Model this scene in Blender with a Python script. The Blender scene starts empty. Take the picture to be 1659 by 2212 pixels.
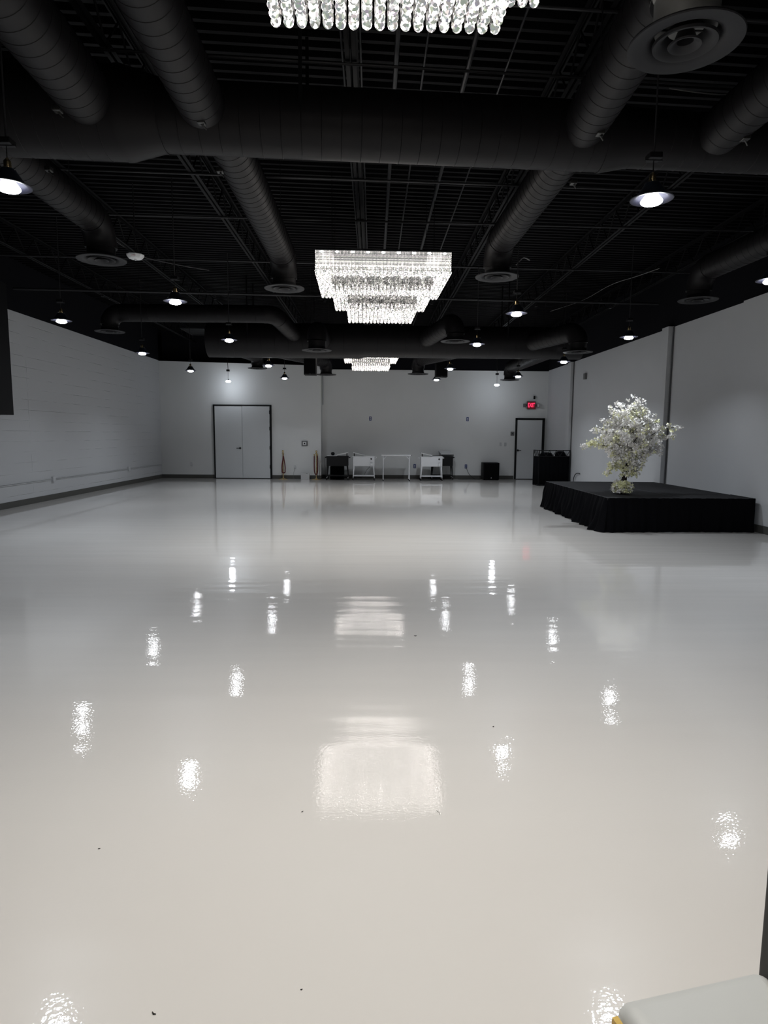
import bpy, math, random
from mathutils import Vector, Matrix, noise
random.seed(7)
PI = math.pi
col = bpy.context.scene.collection
scn = bpy.context.scene

# ------------------------------------------------------------------ materials
def mat(name, color, rough=0.6, metal=0.0, spec=0.5, emit=None, estr=0.0, coat=0.0, bump=0.0, bscale=40.0, var=0.0, vscale=3.0, sheen=0.0):
    m = bpy.data.materials.new(name); m.use_nodes = True
    nt = m.node_tree; b = nt.nodes['Principled BSDF']
    b.inputs['Base Color'].default_value = (*color, 1)
    b.inputs['Roughness'].default_value = rough
    b.inputs['Metallic'].default_value = metal
    b.inputs['Specular IOR Level'].default_value = spec
    b.inputs['Coat Weight'].default_value = coat
    b.inputs['Sheen Weight'].default_value = sheen
    if emit:
        b.inputs['Emission Color'].default_value = (*emit, 1)
        b.inputs['Emission Strength'].default_value = estr
    tc = nt.nodes.new('ShaderNodeTexCoord')
    if var > 0:
        n = nt.nodes.new('ShaderNodeTexNoise'); n.inputs['Scale'].default_value = vscale; n.inputs['Detail'].default_value = 5
        nt.links.new(tc.outputs['Object'], n.inputs['Vector'])
        r = nt.nodes.new('ShaderNodeMapRange')
        r.inputs['To Min'].default_value = 1 - var; r.inputs['To Max'].default_value = 1 + var
        nt.links.new(n.outputs['Fac'], r.inputs['Value'])
        mx = nt.nodes.new('ShaderNodeVectorMath'); mx.operation = 'SCALE'
        mx.inputs[0].default_value = color
        nt.links.new(r.outputs['Result'], mx.inputs['Scale'])
        nt.links.new(mx.outputs[0], b.inputs['Base Color'])
    if bump > 0:
        n2 = nt.nodes.new('ShaderNodeTexNoise'); n2.inputs['Scale'].default_value = bscale; n2.inputs['Detail'].default_value = 4
        nt.links.new(tc.outputs['Object'], n2.inputs['Vector'])
        bp = nt.nodes.new('ShaderNodeBump'); bp.inputs['Strength'].default_value = bump; bp.inputs['Distance'].default_value = 0.01
        nt.links.new(n2.outputs['Fac'], bp.inputs['Height']); nt.links.new(bp.outputs['Normal'], b.inputs['Normal'])
    return m

M = {}
M['wall'] = mat('grey_wall_paint', (0.53, 0.54, 0.555), 0.75, spec=0.25, bump=0.05, bscale=60, var=0.04, vscale=1.2)
M['wallback_lit'] = mat('back_wall_paint_light_added', (0.68, 0.69, 0.69), 0.75, spec=0.25, bump=0.05, bscale=60, var=0.04, vscale=1.2)  # wall paint lightened for the back, standing in for light missing there
M['upper'] = mat('black_upper_wall_paint', (0.006, 0.006, 0.008), 0.9, spec=0.1)
M['deck'] = mat('black_deck_paint', (0.0044, 0.0043, 0.0050), 0.6, spec=0.08)
M['duct'] = mat('black_duct_paint', (0.0088, 0.0080, 0.0088), 0.45, spec=0.16, var=0.15, vscale=4, bump=0.04, bscale=20)
M['handle'] = mat('dull_handle_steel', (0.05, 0.05, 0.048), 0.3, metal=0.5)
M['galv'] = mat('galvanised_steel', (0.26, 0.26, 0.25), 0.45, metal=0.35, var=0.12, vscale=15)
M['diffuser'] = mat('dark_diffuser_enamel', (0.016, 0.016, 0.018), 0.5, spec=0.25)
M['steel'] = mat('black_painted_steel', (0.0055, 0.0055, 0.0062), 0.55, spec=0.12)
M['pipe'] = mat('grey_black_pipe_paint', (0.018, 0.018, 0.020), 0.45, spec=0.35)
M['base'] = mat('rubber_base_grey', (0.065, 0.064, 0.058), 0.6)
M['door'] = mat('door_paint', (0.60, 0.62, 0.635), 0.5, spec=0.3, var=0.02)
M['black'] = mat('black_metal', (0.004, 0.004, 0.005), 0.5, spec=0.3)
M['blackplastic'] = mat('black_plastic', (0.004, 0.004, 0.0048), 0.6, spec=0.2)
M['grille'] = mat('black_grille', (0.0025, 0.0025, 0.003), 0.9, spec=0.1, bump=0.5, bscale=300)
M['cloth'] = mat('black_cloth', (0.0032, 0.0032, 0.0042), 0.95, spec=0.06, sheen=0.0, bump=0.3, bscale=90)
M['stagetop'] = mat('black_stage_carpet', (0.014, 0.014, 0.0155), 0.8, spec=0.2, bump=0.4, bscale=200, var=0.3, vscale=2)
M['white'] = mat('white_enamel', (0.72, 0.73, 0.75), 0.35, spec=0.5)
M['whiteplastic'] = mat('white_plastic', (0.68, 0.69, 0.7), 0.5)
M['greyplastic'] = mat('grey_plate', (0.13, 0.13, 0.13), 0.5)
M['brass'] = mat('polished_brass', (0.66, 0.52, 0.28), 0.25, metal=1.0)
M['velvet'] = mat('red_velvet', (0.085, 0.006, 0.009), 0.85, sheen=0.15, bump=0.3, bscale=120)
M['blue'] = mat('blue_plate', (0.012, 0.035, 0.16), 0.4)
M['chrome'] = mat('chrome', (0.7, 0.7, 0.72), 0.12, metal=1.0)
M['shade'] = mat('dark_shade_enamel', (0.012, 0.017, 0.028), 0.28, spec=0.6)
M['shadein'] = mat('shade_inside', (0.010, 0.010, 0.020), 0.5)
M['bulb'] = mat('lit_bulb', (0.9, 0.9, 0.9), 0.4, emit=(0.93, 0.96, 1.0), estr=28)
M['led'] = mat('lit_led', (1, 1, 1), 0.4, emit=(1.0, 0.97, 0.9), estr=25)
M['exitred'] = mat('lit_exit_letters', (0.8, 0.02, 0.05), 0.4, emit=(1.0, 0.03, 0.10), estr=2.6)
M['exitpanel'] = mat('exit_red_panel', (0.12, 0.02, 0.03), 0.5, emit=(1.0, 0.01, 0.03), estr=0.04)
M['bark'] = mat('dark_bark', (0.018, 0.012, 0.010), 0.9, bump=0.8, bscale=60)
M['twig'] = mat('brown_twig', (0.04, 0.028, 0.018), 0.8)
M['leaf'] = mat('yellow_green_leaf', (0.25, 0.30, 0.05), 0.6)
M['cushion'] = mat('grey_white_leatherette', (0.52, 0.53, 0.52), 0.42, spec=0.4, var=0.03, vscale=8)
M['backpad'] = mat('charcoal_upholstery', (0.05, 0.05, 0.048), 0.7)
M['gold'] = mat('gold_metal', (0.55, 0.36, 0.10), 0.3, metal=0.9, var=0.3, vscale=20)
M['scrap'] = mat('dark_scrap', (0.04, 0.035, 0.03), 0.8)
M['redink'] = mat('red_ink', (0.45, 0.01, 0.01), 0.5)
M['wire'] = mat('pale_wire', (0.22, 0.22, 0.22), 0.5)
M['dullwhite'] = mat('dull_white_cardboard', (0.5, 0.5, 0.5), 0.7)
M['lidwhite'] = mat('lid_top', (0.60, 0.61, 0.62), 0.3)
M['joint'] = mat('dark_joint_trim', (0.10, 0.10, 0.105), 0.7)

# petals: white and cream by island
def petal_mat(name, c1, c2):
    m = bpy.data.materials.new(name); m.use_nodes = True; nt = m.node_tree; b = nt.nodes['Principled BSDF']
    g = nt.nodes.new('ShaderNodeNewGeometry'); mx = nt.nodes.new('ShaderNodeMix'); mx.data_type = 'RGBA'
    mx.inputs['A'].default_value = (*c1, 1); mx.inputs['B'].default_value = (*c2, 1)
    nt.links.new(g.outputs['Random Per Island'], mx.inputs['Factor'])
    nt.links.new(mx.outputs['Result'], b.inputs['Base Color'])
    b.inputs['Roughness'].default_value = 0.7; b.inputs['Subsurface Weight'].default_value = 0.0
    return m
M['petal'] = petal_mat('white_petals', (0.95, 0.93, 0.91), (0.86, 0.84, 0.81))
M['cream'] = petal_mat('cream_petals', (0.93, 0.92, 0.66), (0.84, 0.84, 0.52))

# crystal: cut glass lit from inside
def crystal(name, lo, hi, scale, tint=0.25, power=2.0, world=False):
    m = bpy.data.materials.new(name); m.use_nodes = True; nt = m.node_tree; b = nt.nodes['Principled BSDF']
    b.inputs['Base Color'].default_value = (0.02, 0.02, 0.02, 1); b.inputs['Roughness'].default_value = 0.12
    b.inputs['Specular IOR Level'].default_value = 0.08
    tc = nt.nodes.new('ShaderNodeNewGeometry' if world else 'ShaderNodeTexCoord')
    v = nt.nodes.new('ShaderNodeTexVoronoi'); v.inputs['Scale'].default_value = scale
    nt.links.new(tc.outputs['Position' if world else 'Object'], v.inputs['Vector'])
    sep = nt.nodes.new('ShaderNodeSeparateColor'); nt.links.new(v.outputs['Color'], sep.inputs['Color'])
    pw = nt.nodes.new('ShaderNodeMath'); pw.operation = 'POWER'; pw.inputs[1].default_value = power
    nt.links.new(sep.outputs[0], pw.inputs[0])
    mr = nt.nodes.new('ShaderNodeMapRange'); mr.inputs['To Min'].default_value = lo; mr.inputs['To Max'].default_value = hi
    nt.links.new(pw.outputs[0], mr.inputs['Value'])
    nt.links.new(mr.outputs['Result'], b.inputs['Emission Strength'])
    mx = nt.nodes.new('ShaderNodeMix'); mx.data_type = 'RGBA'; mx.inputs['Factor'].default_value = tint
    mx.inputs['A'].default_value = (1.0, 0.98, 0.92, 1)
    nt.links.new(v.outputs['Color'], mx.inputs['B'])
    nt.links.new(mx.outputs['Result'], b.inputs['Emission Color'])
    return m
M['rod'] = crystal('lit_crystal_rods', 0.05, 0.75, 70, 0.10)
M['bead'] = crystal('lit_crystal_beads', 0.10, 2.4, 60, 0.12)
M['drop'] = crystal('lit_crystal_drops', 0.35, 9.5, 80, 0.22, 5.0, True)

def floor_mat():
    m = bpy.data.materials.new('white_epoxy_floor'); m.use_nodes = True; nt = m.node_tree; b = nt.nodes['Principled BSDF']
    tc = nt.nodes.new('ShaderNodeTexCoord')
    # pigment: very faint clouds of warm and cool white
    n = nt.nodes.new('ShaderNodeTexNoise'); n.inputs['Scale'].default_value = 0.9; n.inputs['Detail'].default_value = 3
    nt.links.new(tc.outputs['Object'], n.inputs['Vector'])
    cr = nt.nodes.new('ShaderNodeMix'); cr.data_type = 'RGBA'
    cr.inputs['A'].default_value = (0.76, 0.725, 0.69, 1); cr.inputs['B'].default_value = (0.79, 0.77, 0.74, 1)
    nt.links.new(n.outputs['Fac'], cr.inputs['Factor']); nt.links.new(cr.outputs['Result'], b.inputs['Base Color'])
    b.inputs['Roughness'].default_value = 0.30; b.inputs['Specular IOR Level'].default_value = 0.15
    b.inputs['Coat Weight'].default_value = 1.0; b.inputs['Coat Roughness'].default_value = 0.025; b.inputs['Coat IOR'].default_value = 1.8
    # orange peel + long trowel waves across the room
    n1 = nt.nodes.new('ShaderNodeTexNoise'); n1.inputs['Scale'].default_value = 75; n1.inputs['Detail'].default_value = 1
    nt.links.new(tc.outputs['Object'], n1.inputs['Vector'])
    mp = nt.nodes.new('ShaderNodeMapping'); mp.inputs['Scale'].default_value = (0.35, 2.6, 1)
    nt.links.new(tc.outputs['Object'], mp.inputs['Vector'])
    n2 = nt.nodes.new('ShaderNodeTexNoise'); n2.inputs['Scale'].default_value = 1.0; n2.inputs['Detail'].default_value = 2
    nt.links.new(mp.outputs['Vector'], n2.inputs['Vector'])
    b1 = nt.nodes.new('ShaderNodeBump'); b1.inputs['Distance'].default_value = 0.00030
    b2 = nt.nodes.new('ShaderNodeBump'); b2.inputs['Distance'].default_value = 0.006
    # the far end of the floor was poured flatter than the near end
    sxyz = nt.nodes.new('ShaderNodeSeparateXYZ'); nt.links.new(tc.outputs['Object'], sxyz.inputs['Vector'])
    for bb, lo, a0, a1 in ((b1, .12, 5.5, 9.5), (b2, .12, 7.0, 12.0)):
        mr = nt.nodes.new('ShaderNodeMapRange'); mr.inputs['From Min'].default_value = a0; mr.inputs['From Max'].default_value = a1
        mr.inputs['To Min'].default_value = 1.0; mr.inputs['To Max'].default_value = lo
        nt.links.new(sxyz.outputs['Y'], mr.inputs['Value']); nt.links.new(mr.outputs['Result'], bb.inputs['Strength'])
    nt.links.new(n1.outputs['Fac'], b1.inputs['Height'])
    nt.links.new(n2.outputs['Fac'], b2.inputs['Height'])
    nt.links.new(b2.outputs['Normal'], b1.inputs['Normal'])
    nt.links.new(b1.outputs['Normal'], b.inputs['Coat Normal'])
    nt.links.new(b2.outputs['Normal'], b.inputs['Normal'])
    return m
M['floor'] = floor_mat()

def block_mat():
    m = mat('grey_block_wall', (0.50, 0.51, 0.525), 0.75, spec=0.25)
    nt = m.node_tree; b = nt.nodes['Principled BSDF']
    tc = nt.nodes.new('ShaderNodeTexCoord'); sx = nt.nodes.new('ShaderNodeSeparateXYZ')
    nt.links.new(tc.outputs['Object'], sx.inputs['Vector'])
    def groove(src, period, width, off=0.0):
        a = nt.nodes.new('ShaderNodeMath'); a.operation = 'ADD'; a.inputs[1].default_value = off; nt.links.new(src, a.inputs[0])
        p = nt.nodes.new('ShaderNodeMath'); p.operation = 'PINGPONG'; p.inputs[1].default_value = period / 2; nt.links.new(a.outputs[0], p.inputs[0])
        r = nt.nodes.new('ShaderNodeMapRange'); r.inputs['From Min'].default_value = 0; r.inputs['From Max'].default_value = width
        r.interpolation_type = 'SMOOTHSTEP'; nt.links.new(p.outputs[0], r.inputs['Value']); return r.outputs['Result']
    h = groove(sx.outputs['Z'], 0.222, 0.010)
    v = groove(sx.outputs['Y'], 6.2, 0.012, 4.7)
    mn = nt.nodes.new('ShaderNodeMath'); mn.operation = 'MINIMUM'; nt.links.new(h, mn.inputs[0]); nt.links.new(v, mn.inputs[1])
    ns = nt.nodes.new('ShaderNodeTexNoise'); ns.inputs['Scale'].default_value = 2.2; ns.inputs['Detail'].default_value = 4; nt.links.new(tc.outputs['Object'], ns.inputs['Vector'])
    rr = nt.nodes.new('ShaderNodeMapRange'); rr.inputs['From Min'].default_value = 0.42; rr.inputs['From Max'].default_value = 0.62; nt.links.new(ns.outputs['Fac'], rr.inputs['Value'])
    bp = nt.nodes.new('ShaderNodeBump'); bp.inputs['Distance'].default_value = 0.008
    nt.links.new(rr.outputs['Result'], bp.inputs['Strength'])
    nt.links.new(mn.outputs[0], bp.inputs['Height'])
    n3 = nt.nodes.new('ShaderNodeTexNoise'); n3.inputs['Scale'].default_value = 30; nt.links.new(tc.outputs['Object'], n3.inputs['Vector'])
    bp2 = nt.nodes.new('ShaderNodeBump'); bp2.inputs['Strength'].default_value = 0.25; bp2.inputs['Distance'].default_value = 0.004
    nt.links.new(n3.outputs['Fac'], bp2.inputs['Height']); nt.links.new(bp.outputs['Normal'], bp2.inputs['Normal'])
    nt.links.new(bp2.outputs['Normal'], b.inputs['Normal'])
    return m
M['block'] = block_mat()

# ------------------------------------------------------------------ mesh helpers
def wloc(o):
    v = Vector((0, 0, 0))
    while o is not None:
        v += o.location; o = o.parent
    return v

class MB:
    def __init__(s): s.v = []; s.f = []
    def add(s, vs, fs):
        n = len(s.v); s.v += [tuple(p) for p in vs]; s.f += [tuple(i + n for i in f) for f in fs]; return s
    def box(s, a, b, M4=None):
        x0, y0, z0 = a; x1, y1, z1 = b
        vs = [Vector(p) for p in ((x0,y0,z0),(x1,y0,z0),(x1,y1,z0),(x0,y1,z0),(x0,y0,z1),(x1,y0,z1),(x1,y1,z1),(x0,y1,z1))]
        if M4: vs = [M4 @ v for v in vs]
        return s.add(vs, [(0,3,2,1),(4,5,6,7),(0,1,5,4),(1,2,6,5),(2,3,7,6),(3,0,4,7)])
    def bbox(s, a, b, r=0.01, M4=None, seg=3):
        # box with rounded vertical-and-horizontal edges: superellipse style loops
        x0, y0, z0 = a; x1, y1, z1 = b; loops = []
        def ring(z, ins):
            pts = []
            for (cx, cy, a0) in ((x1 - r, y1 - r, 0), (x0 + r, y1 - r, PI / 2), (x0 + r, y0 + r, PI), (x1 - r, y0 + r, 1.5 * PI)):
                for k in range(seg + 1):
                    t = a0 + PI / 2 * k / seg; pts.append(Vector((cx + (r - ins) * math.cos(t), cy + (r - ins) * math.sin(t), z)))
            return pts
        for k in range(seg + 1):
            t = PI / 2 * k / seg; loops.append(ring(z0 + r - r * math.cos(t), r - r * math.sin(t)))
        for k in range(seg + 1):
            t = PI / 2 * k / seg; loops.append(ring(z1 - r + r * math.sin(t), r - r * math.cos(t)))
        n = len(loops[0]); vs = [p for l in loops for p in l]
        if M4: vs = [M4 @ v for v in vs]
        fs = []
        for i in range(len(loops) - 1):
            for j in range(n):
                fs.append((i*n + j, i*n + (j+1) % n, (i+1)*n + (j+1) % n, (i+1)*n + j))
        fs.append(tuple(reversed(range(n)))); fs.append(tuple(range((len(loops)-1)*n, len(loops)*n)))
        return s.add(vs, fs)
    def lathe(s, prof, c=(0, 0, 0), seg=32, close=False, M4=None):
        c = Vector(c); vs = []; fs = []; n = len(prof)
        for (r, z) in prof:
            for k in range(seg):
                t = 2 * PI * k / seg; p = Vector((r * math.cos(t), r * math.sin(t), z))
                if M4: p = M4 @ p
                vs.append(c + p)
        for i in range(n - (0 if close else 1)):
            j = (i + 1) % n
            for k in range(seg):
                k2 = (k + 1) % seg; fs.append((i*seg + k, i*seg + k2, j*seg + k2, j*seg + k))
        if not close:
            if prof[0][0] > 1e-6: fs.append(tuple(reversed(range(seg))))
            if prof[-1][0] > 1e-6: fs.append(tuple(range((n-1)*seg, n*seg)))
        return s.add(vs, fs)
    def tube(s, pts, r, seg=12, cap=True):
        pts = [Vector(p) for p in pts]; n = len(pts)
        rr = list(r) if hasattr(r, '__len__') else [r] * n
        T = []
        for i in range(n):
            d = pts[min(i+1, n-1)] - pts[max(i-1, 0)]
            T.append(d.normalized() if d.length > 1e-9 else Vector((0,0,1)))
        up = Vector((0, 0, 1)) if abs(T[0].z) < 0.9 else Vector((1, 0, 0))
        N = (up - T[0] * up.dot(T[0])).normalized(); vs = []; fs = []
        for i in range(n):
            N = (N - T[i] * N.dot(T[i])).normalized(); Bn = T[i].cross(N)
            for k in range(seg):
                t = 2 * PI * k / seg; vs.append(pts[i] + (N * math.cos(t) + Bn * math.sin(t)) * rr[i])
        for i in range(n - 1):
            for k in range(seg):
                k2 = (k + 1) % seg; fs.append((i*seg + k, i*seg + k2, (i+1)*seg + k2, (i+1)*seg + k))
        if cap: fs.append(tuple(reversed(range(seg)))); fs.append(tuple(range((n-1)*seg, n*seg)))
        return s.add(vs, fs)
    def cyl(s, a, b, r, seg=16): return s.tube([a, b], r, seg)
    def ball(s, c, r, seg=12, rings=8, sz=1.0):
        prof = [(max(r * math.sin(PI * i / rings), 1e-5), -r * sz * math.cos(PI * i / rings)) for i in range(rings + 1)]
        return s.lathe(prof, c, seg)
    def build(s, name, m, parent=None, smooth=False, origin=None, kind=None, label=None):
        off = wloc(parent) if parent is not None else (Vector(origin) if origin is not None else Vector((0, 0, 0)))
        me = bpy.data.meshes.new(name)
        me.from_pydata([tuple(Vector(v) - off) for v in s.v], [], s.f); me.update()
        if smooth:
            me.polygons.foreach_set('use_smooth', [True] * len(me.polygons))
            try: me.set_sharp_from_angle(angle=math.radians(35))
            except Exception: pass
        me.materials.append(m if not isinstance(m, str) else M[m])
        o = bpy.data.objects.new(name, me); col.objects.link(o)
        if parent is not None: o.parent = parent
        elif origin is not None: o.location = origin
        if kind: o['kind'] = kind
        if label: o['label'] = label
        return o

def thing(name, label, cat, loc=(0, 0, 0), group=None):
    o = bpy.data.objects.new(name, None); col.objects.link(o); o.location = loc; o.empty_display_size = 0.05
    o['label'] = label; o['category'] = cat
    if group: o['group'] = group
    return o
def tag(o, label, cat, group=None):
    o['label'] = label; o['category'] = cat
    if group: o['group'] = group
    return o
def copy_tree(o, parent=None):
    c = o.copy(); col.objects.link(c)
    if parent is not None: c.parent = parent
    for ch in list(o.children): copy_tree(ch, c)
    return c
def struct(mb, name, m, smooth=False): return mb.build(name, m, kind='structure', smooth=smooth)
def text_mesh(body, size, m, name, parent, loc, rot, extrude=0.001):
    cu = bpy.data.curves.new(name, 'FONT'); cu.body = body; cu.size = size; cu.extrude = extrude; cu.align_x = 'CENTER'; cu.align_y = 'CENTER'
    tmp = bpy.data.objects.new(name + '_tmp', cu); col.objects.link(tmp)
    dg = bpy.context.evaluated_depsgraph_get(); me = bpy.data.meshes.new_from_object(tmp.evaluated_get(dg))
    bpy.data.objects.remove(tmp); me.materials.clear(); me.materials.append(M[m])
    o = bpy.data.objects.new(name, me); col.objects.link(o)
    o.parent = parent; o.location = Vector(loc) - wloc(parent); o.rotation_euler = rot
    return o

# ------------------------------------------------------------------ room shell
YB = -3.2                                   # wall behind the viewer
DZ = 5.0                                    # underside of roof deck
def LX(y): return -7.26 - (22.2 - y) * 0.0075      # left wall line
def RX(y): return 6.10 + (22.6 - y) * 0.0125       # right wall line
def prism(poly, z0, z1):
    n = len(poly); vs = [(x, y, z0) for x, y in poly] + [(x, y, z1) for x, y in poly]
    fs = [tuple(reversed(range(n))), tuple(range(n, 2*n))] + [(i, (i+1) % n, (i+1) % n + n, i + n) for i in range(n)]
    return MB().add(vs, fs)
fl = MB().add([(LX(YB)-.2, YB-.2, 0), (RX(YB)+.2, YB-.2, 0), (RX(22.6)+.3, 22.9, 0), (LX(22.6)-.2, 22.9, 0),
               (LX(YB)-.2, YB-.2, -.1), (RX(YB)+.2, YB-.2, -.1), (RX(22.6)+.3, 22.9, -.1), (LX(22.6)-.2, 22.9, -.1)],
              [(0,1,2,3),(7,6,5,4),(0,4,5,1),(1,5,6,2),(2,6,7,3),(3,7,4,0)])
struct(fl, 'floor', 'floor')
LZ, RZ = 3.97, 3.775
struct(prism([(LX(YB), YB), (LX(22.2), 22.2), (LX(22.2)-.2, 22.2), (LX(YB)-.2, YB)], 0, LZ), 'wall_left', 'block')
struct(prism([(LX(YB), YB), (LX(22.2), 22.2), (LX(22.2)-.2, 22.2), (LX(YB)-.2, YB)], LZ, DZ+.2), 'wall_left_upper', 'upper')
# right wall: far stretch and a slightly thicker near stretch
def rstrip(y0, y1, inset, z0, z1):
    return prism([(RX(y0)-inset, y0), (RX(y0)+.2, y0), (RX(y1)+.2, y1), (RX(y1)-inset, y1)], z0, z1)
struct(rstrip(11.0, 22.6, 0, 0, RZ+.01), 'wall_right', 'wall')
struct(rstrip(YB, 11.0, .03, 0, RZ+.025), 'wall_right_near', 'wall')
struct(rstrip(YB, 22.6, 0, RZ+.01, DZ+.2), 'wall_right_upper', 'upper')
# back wall: left stretch stands forward of the right one. It is slightly out of level at the top
SX = -1.78
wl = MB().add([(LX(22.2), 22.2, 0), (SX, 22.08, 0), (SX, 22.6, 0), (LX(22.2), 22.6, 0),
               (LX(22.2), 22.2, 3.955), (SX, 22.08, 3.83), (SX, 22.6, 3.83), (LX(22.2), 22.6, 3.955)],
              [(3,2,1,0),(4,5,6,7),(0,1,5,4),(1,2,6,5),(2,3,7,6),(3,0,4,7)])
struct(wl, 'wall_back_left', 'wallback_lit')
struct(MB().box((SX, 22.58, 0), (RX(22.6), 22.75, 3.76)), 'wall_back', 'wallback_lit')
struct(MB().box((LX(22.2), 22.62, 3.765), (RX(22.6), 22.8, DZ+.2)), 'wall_back_upper', 'upper')
struct(MB().box((LX(YB), YB-.15, 0), (RX(YB), YB, 3.9)), 'wall_front', 'wall')
struct(MB().box((LX(YB), YB-.15, 3.9), (RX(YB), YB, DZ+.2)), 'wall_front_upper', 'upper')
# pilasters on the right wall, each with the dark joint beside it
for k, (y, w, d) in enumerate(((13.50, .30, .115), (19.85, .30, .10))):
    x = RX(y)
    struct(MB().box((x-d, y, 0), (x, y+w, 3.795 if k == 0 else 3.78)), 'trim_%d' % (k+1), 'wall')
    struct(MB().cyl((x-.016, y-.016, 0), (x-.016, y-.016, 3.78), .016, 10), 'trim_%d' % (k+3), 'joint')
# baseboards
def basestrip(name, p, q, n, h=.125, t=.012):
    px, py = p; qx, qy = q; nx, ny = n
    struct(prism([(px, py), (qx, qy), (qx + nx*t, qy + ny*t), (px + nx*t, py + ny*t)], 0.0, h), name, 'base')
basestrip('baseboard_left', (LX(YB), YB), (LX(22.2), 22.2), (1, 0))
basestrip('baseboard_right', (RX(10.99)-.03, 10.99), (RX(YB)-.03, YB), (-1, 0))
basestrip('baseboard_right_far', (RX(22.58), 22.58), (RX(11.0), 11.0), (-1, 0))
basestrip('baseboard_back_left', (LX(22.2), 22.2), (-5.46, 22.16), (0, -1))
basestrip('baseboard_back_middle', (-3.47, 22.115), (SX, 22.08), (0, -1))
basestrip('baseboard_back_return', (SX, 22.08), (SX, 22.58), (1, 0))
basestrip('baseboard_back_right', (SX, 22.58), (4.97, 22.58), (0, -1))
basestrip('baseboard_back_corner', (6.02, 22.58), (6.10, 22.58), (0, -1))

# fluted steel roof deck, flutes running across the room at a slight skew
sk = math.radians(4.2); ux, uy = math.cos(sk), math.sin(sk)
dk = MB(); vs = []; fs = []; pitch = .152
prof = []
s0 = YB - 1.0
while s0 < 24.2:
    prof += [(s0, DZ+.075), (s0+.018, DZ+.0), (s0+.018+.045, DZ), (s0+.018+.063, DZ+.075)]; s0 += pitch
L0, L1 = -8.0, 8.0
for (y, z) in prof:
    vs.append((L0*ux, y + L0*uy, z)); vs.append((L1*ux, y + L1*uy, z))
for i in range(len(prof)-1): fs.append((2*i, 2*i+1, 2*i+3, 2*i+2))
n = len(vs); vs += [(-9, YB-2, DZ+.3), (9, YB-2, DZ+.3), (9, 25, DZ+.3), (-9, 25, DZ+.3)]; fs.append((n, n+1, n+2, n+3))
dk.add(vs, fs); struct(dk, 'ceiling', 'deck')

# ------------------------------------------------------------------ doors
d = thing('door_1', 'wide pale grey double door with thin black frame under the bare bulb', 'door', (-4.45, 22.1, 0)); d['kind'] = 'structure'
yA = 22.085
fr = MB(); fr.box((-5.44, yA, 0), (-5.395, yA+.09, 2.51)); fr.box((-3.52, yA-.02, 0), (-3.46, yA+.07, 2.49)); fr.box((-5.44, yA-.01, 2.465), (-3.46, yA+.09, 2.51))
fr.box((-5.40, yA+.03, 0), (-3.5, yA+.05, .015))
fr.build('door_frame', 'black', d)
MB().bbox((-5.39, yA, .02), (-4.467, yA+.045, 2.46), .006).build('door_leaf', 'door', d)
lf = MB().bbox((-4.460, yA-.01, .02), (-3.525, yA+.035, 2.46), .006).build('door_leaf', 'door', d)
h = MB(); h.lathe([(.001,.0),(.035,.0),(.035,.02),(.012,.022),(.012,.05),(.001,.05)], (-4.54, yA-.01, 1.04), 16, M4=Matrix.Rotation(PI/2, 4, 'X')); h.bbox((-4.66, yA-.062, 1.03), (-4.53, yA-.045, 1.05), .005)
h.build('door_handle', 'black', d, smooth=True)
for z in (.35, 1.0, 1.65, 2.2): MB().cyl((-3.525, yA-.022, z), (-3.525, yA-.022, z+.12), .012, 8).build('hinge', 'black', d)
d = thing('door_2', 'pale grey single door with black frame beneath the lit exit sign', 'door', (5.5, 22.55, 0)); d['kind'] = 'structure'
yB = 22.565
fr = MB(); fr.box((4.985, yB-.04, 0), (5.045, yB+.02, 2.145)); fr.box((5.93, yB-.04, 0), (6.01, yB+.02, 2.14)); fr.box((4.985, yB-.04, 2.085), (6.01, yB+.02, 2.145)); fr.box((5.04, yB-.03, 0), (5.94, yB, .02))
fr.build('door_frame', 'black', d)
MB().bbox((5.05, yB-.025, .022), (5.925, yB+.01, 2.08), .005).build('door_leaf', 'door', d)
h = MB(); h.lathe([(.001,0),(.035,0),(.035,.02),(.012,.022),(.012,.05),(.001,.05)], (5.09, yB-.025, 1.02), 16, M4=Matrix.Rotation(PI/2, 4, 'X')); h.bbox((5.08, yB-.08, 1.01), (5.20, yB-.062, 1.03), .005)
h.build('door_handle', 'black', d, smooth=True)

# ------------------------------------------------------------------ ceiling steel
def joist(x, lab):
    o = thing('roof_joist', lab, 'joist', (x, 9.6, 4.6), 'open-web steel joists under the roof deck')
    b = MB()
    for s in (-1, 1):
        b.box((x+s*.012-(0 if s > 0 else .035), YB, 4.600), (x+s*.012+(.035 if s > 0 else 0), 22.6, 4.606)); b.box((x+s*.012-.002, YB, 4.606), (x+s*.012+.002, 22.6, 4.64))
    b.build('bottom_chord', 'steel', o)
    t = MB()
    for s in (-1, 1):
        t.box((x+s*.012-(0 if s > 0 else .035), YB, 4.985), (x+s*.012+(.035 if s > 0 else 0), 22.6, 4.995)); t.box((x+s*.012-.002, YB, 4.95), (x+s*.012+.002, 22.6, 4.985))
    t.build('top_chord', 'steel', o)
    w = MB(); y = YB + .1; up = False
    pts = []
    while y < 22.5: pts.append((x, y, 4.965 if up else 4.62)); up = not up; y += .31
    for a_, b_ in zip(pts, pts[1:]): w.cyl(a_, b_, .010, 6)
    w.build('web', 'steel', o)
for x, lab in ((-6.1, 'black open-web roof joist nearest the left wall'), (-4.12, 'black open-web roof joist second from the left wall'),
               (-2.16, 'black open-web roof joist left of the chandeliers, over the inner left lamps'), (-.2, 'black open-web roof joist running over the chandeliers'),
               (1.75, 'black open-web roof joist right of the chandeliers, over the inner right lamps'), (3.7, 'black open-web roof joist second from the right wall'),
               (5.7, 'black open-web roof joist nearest the right wall')):
    joist(x, lab)
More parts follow.
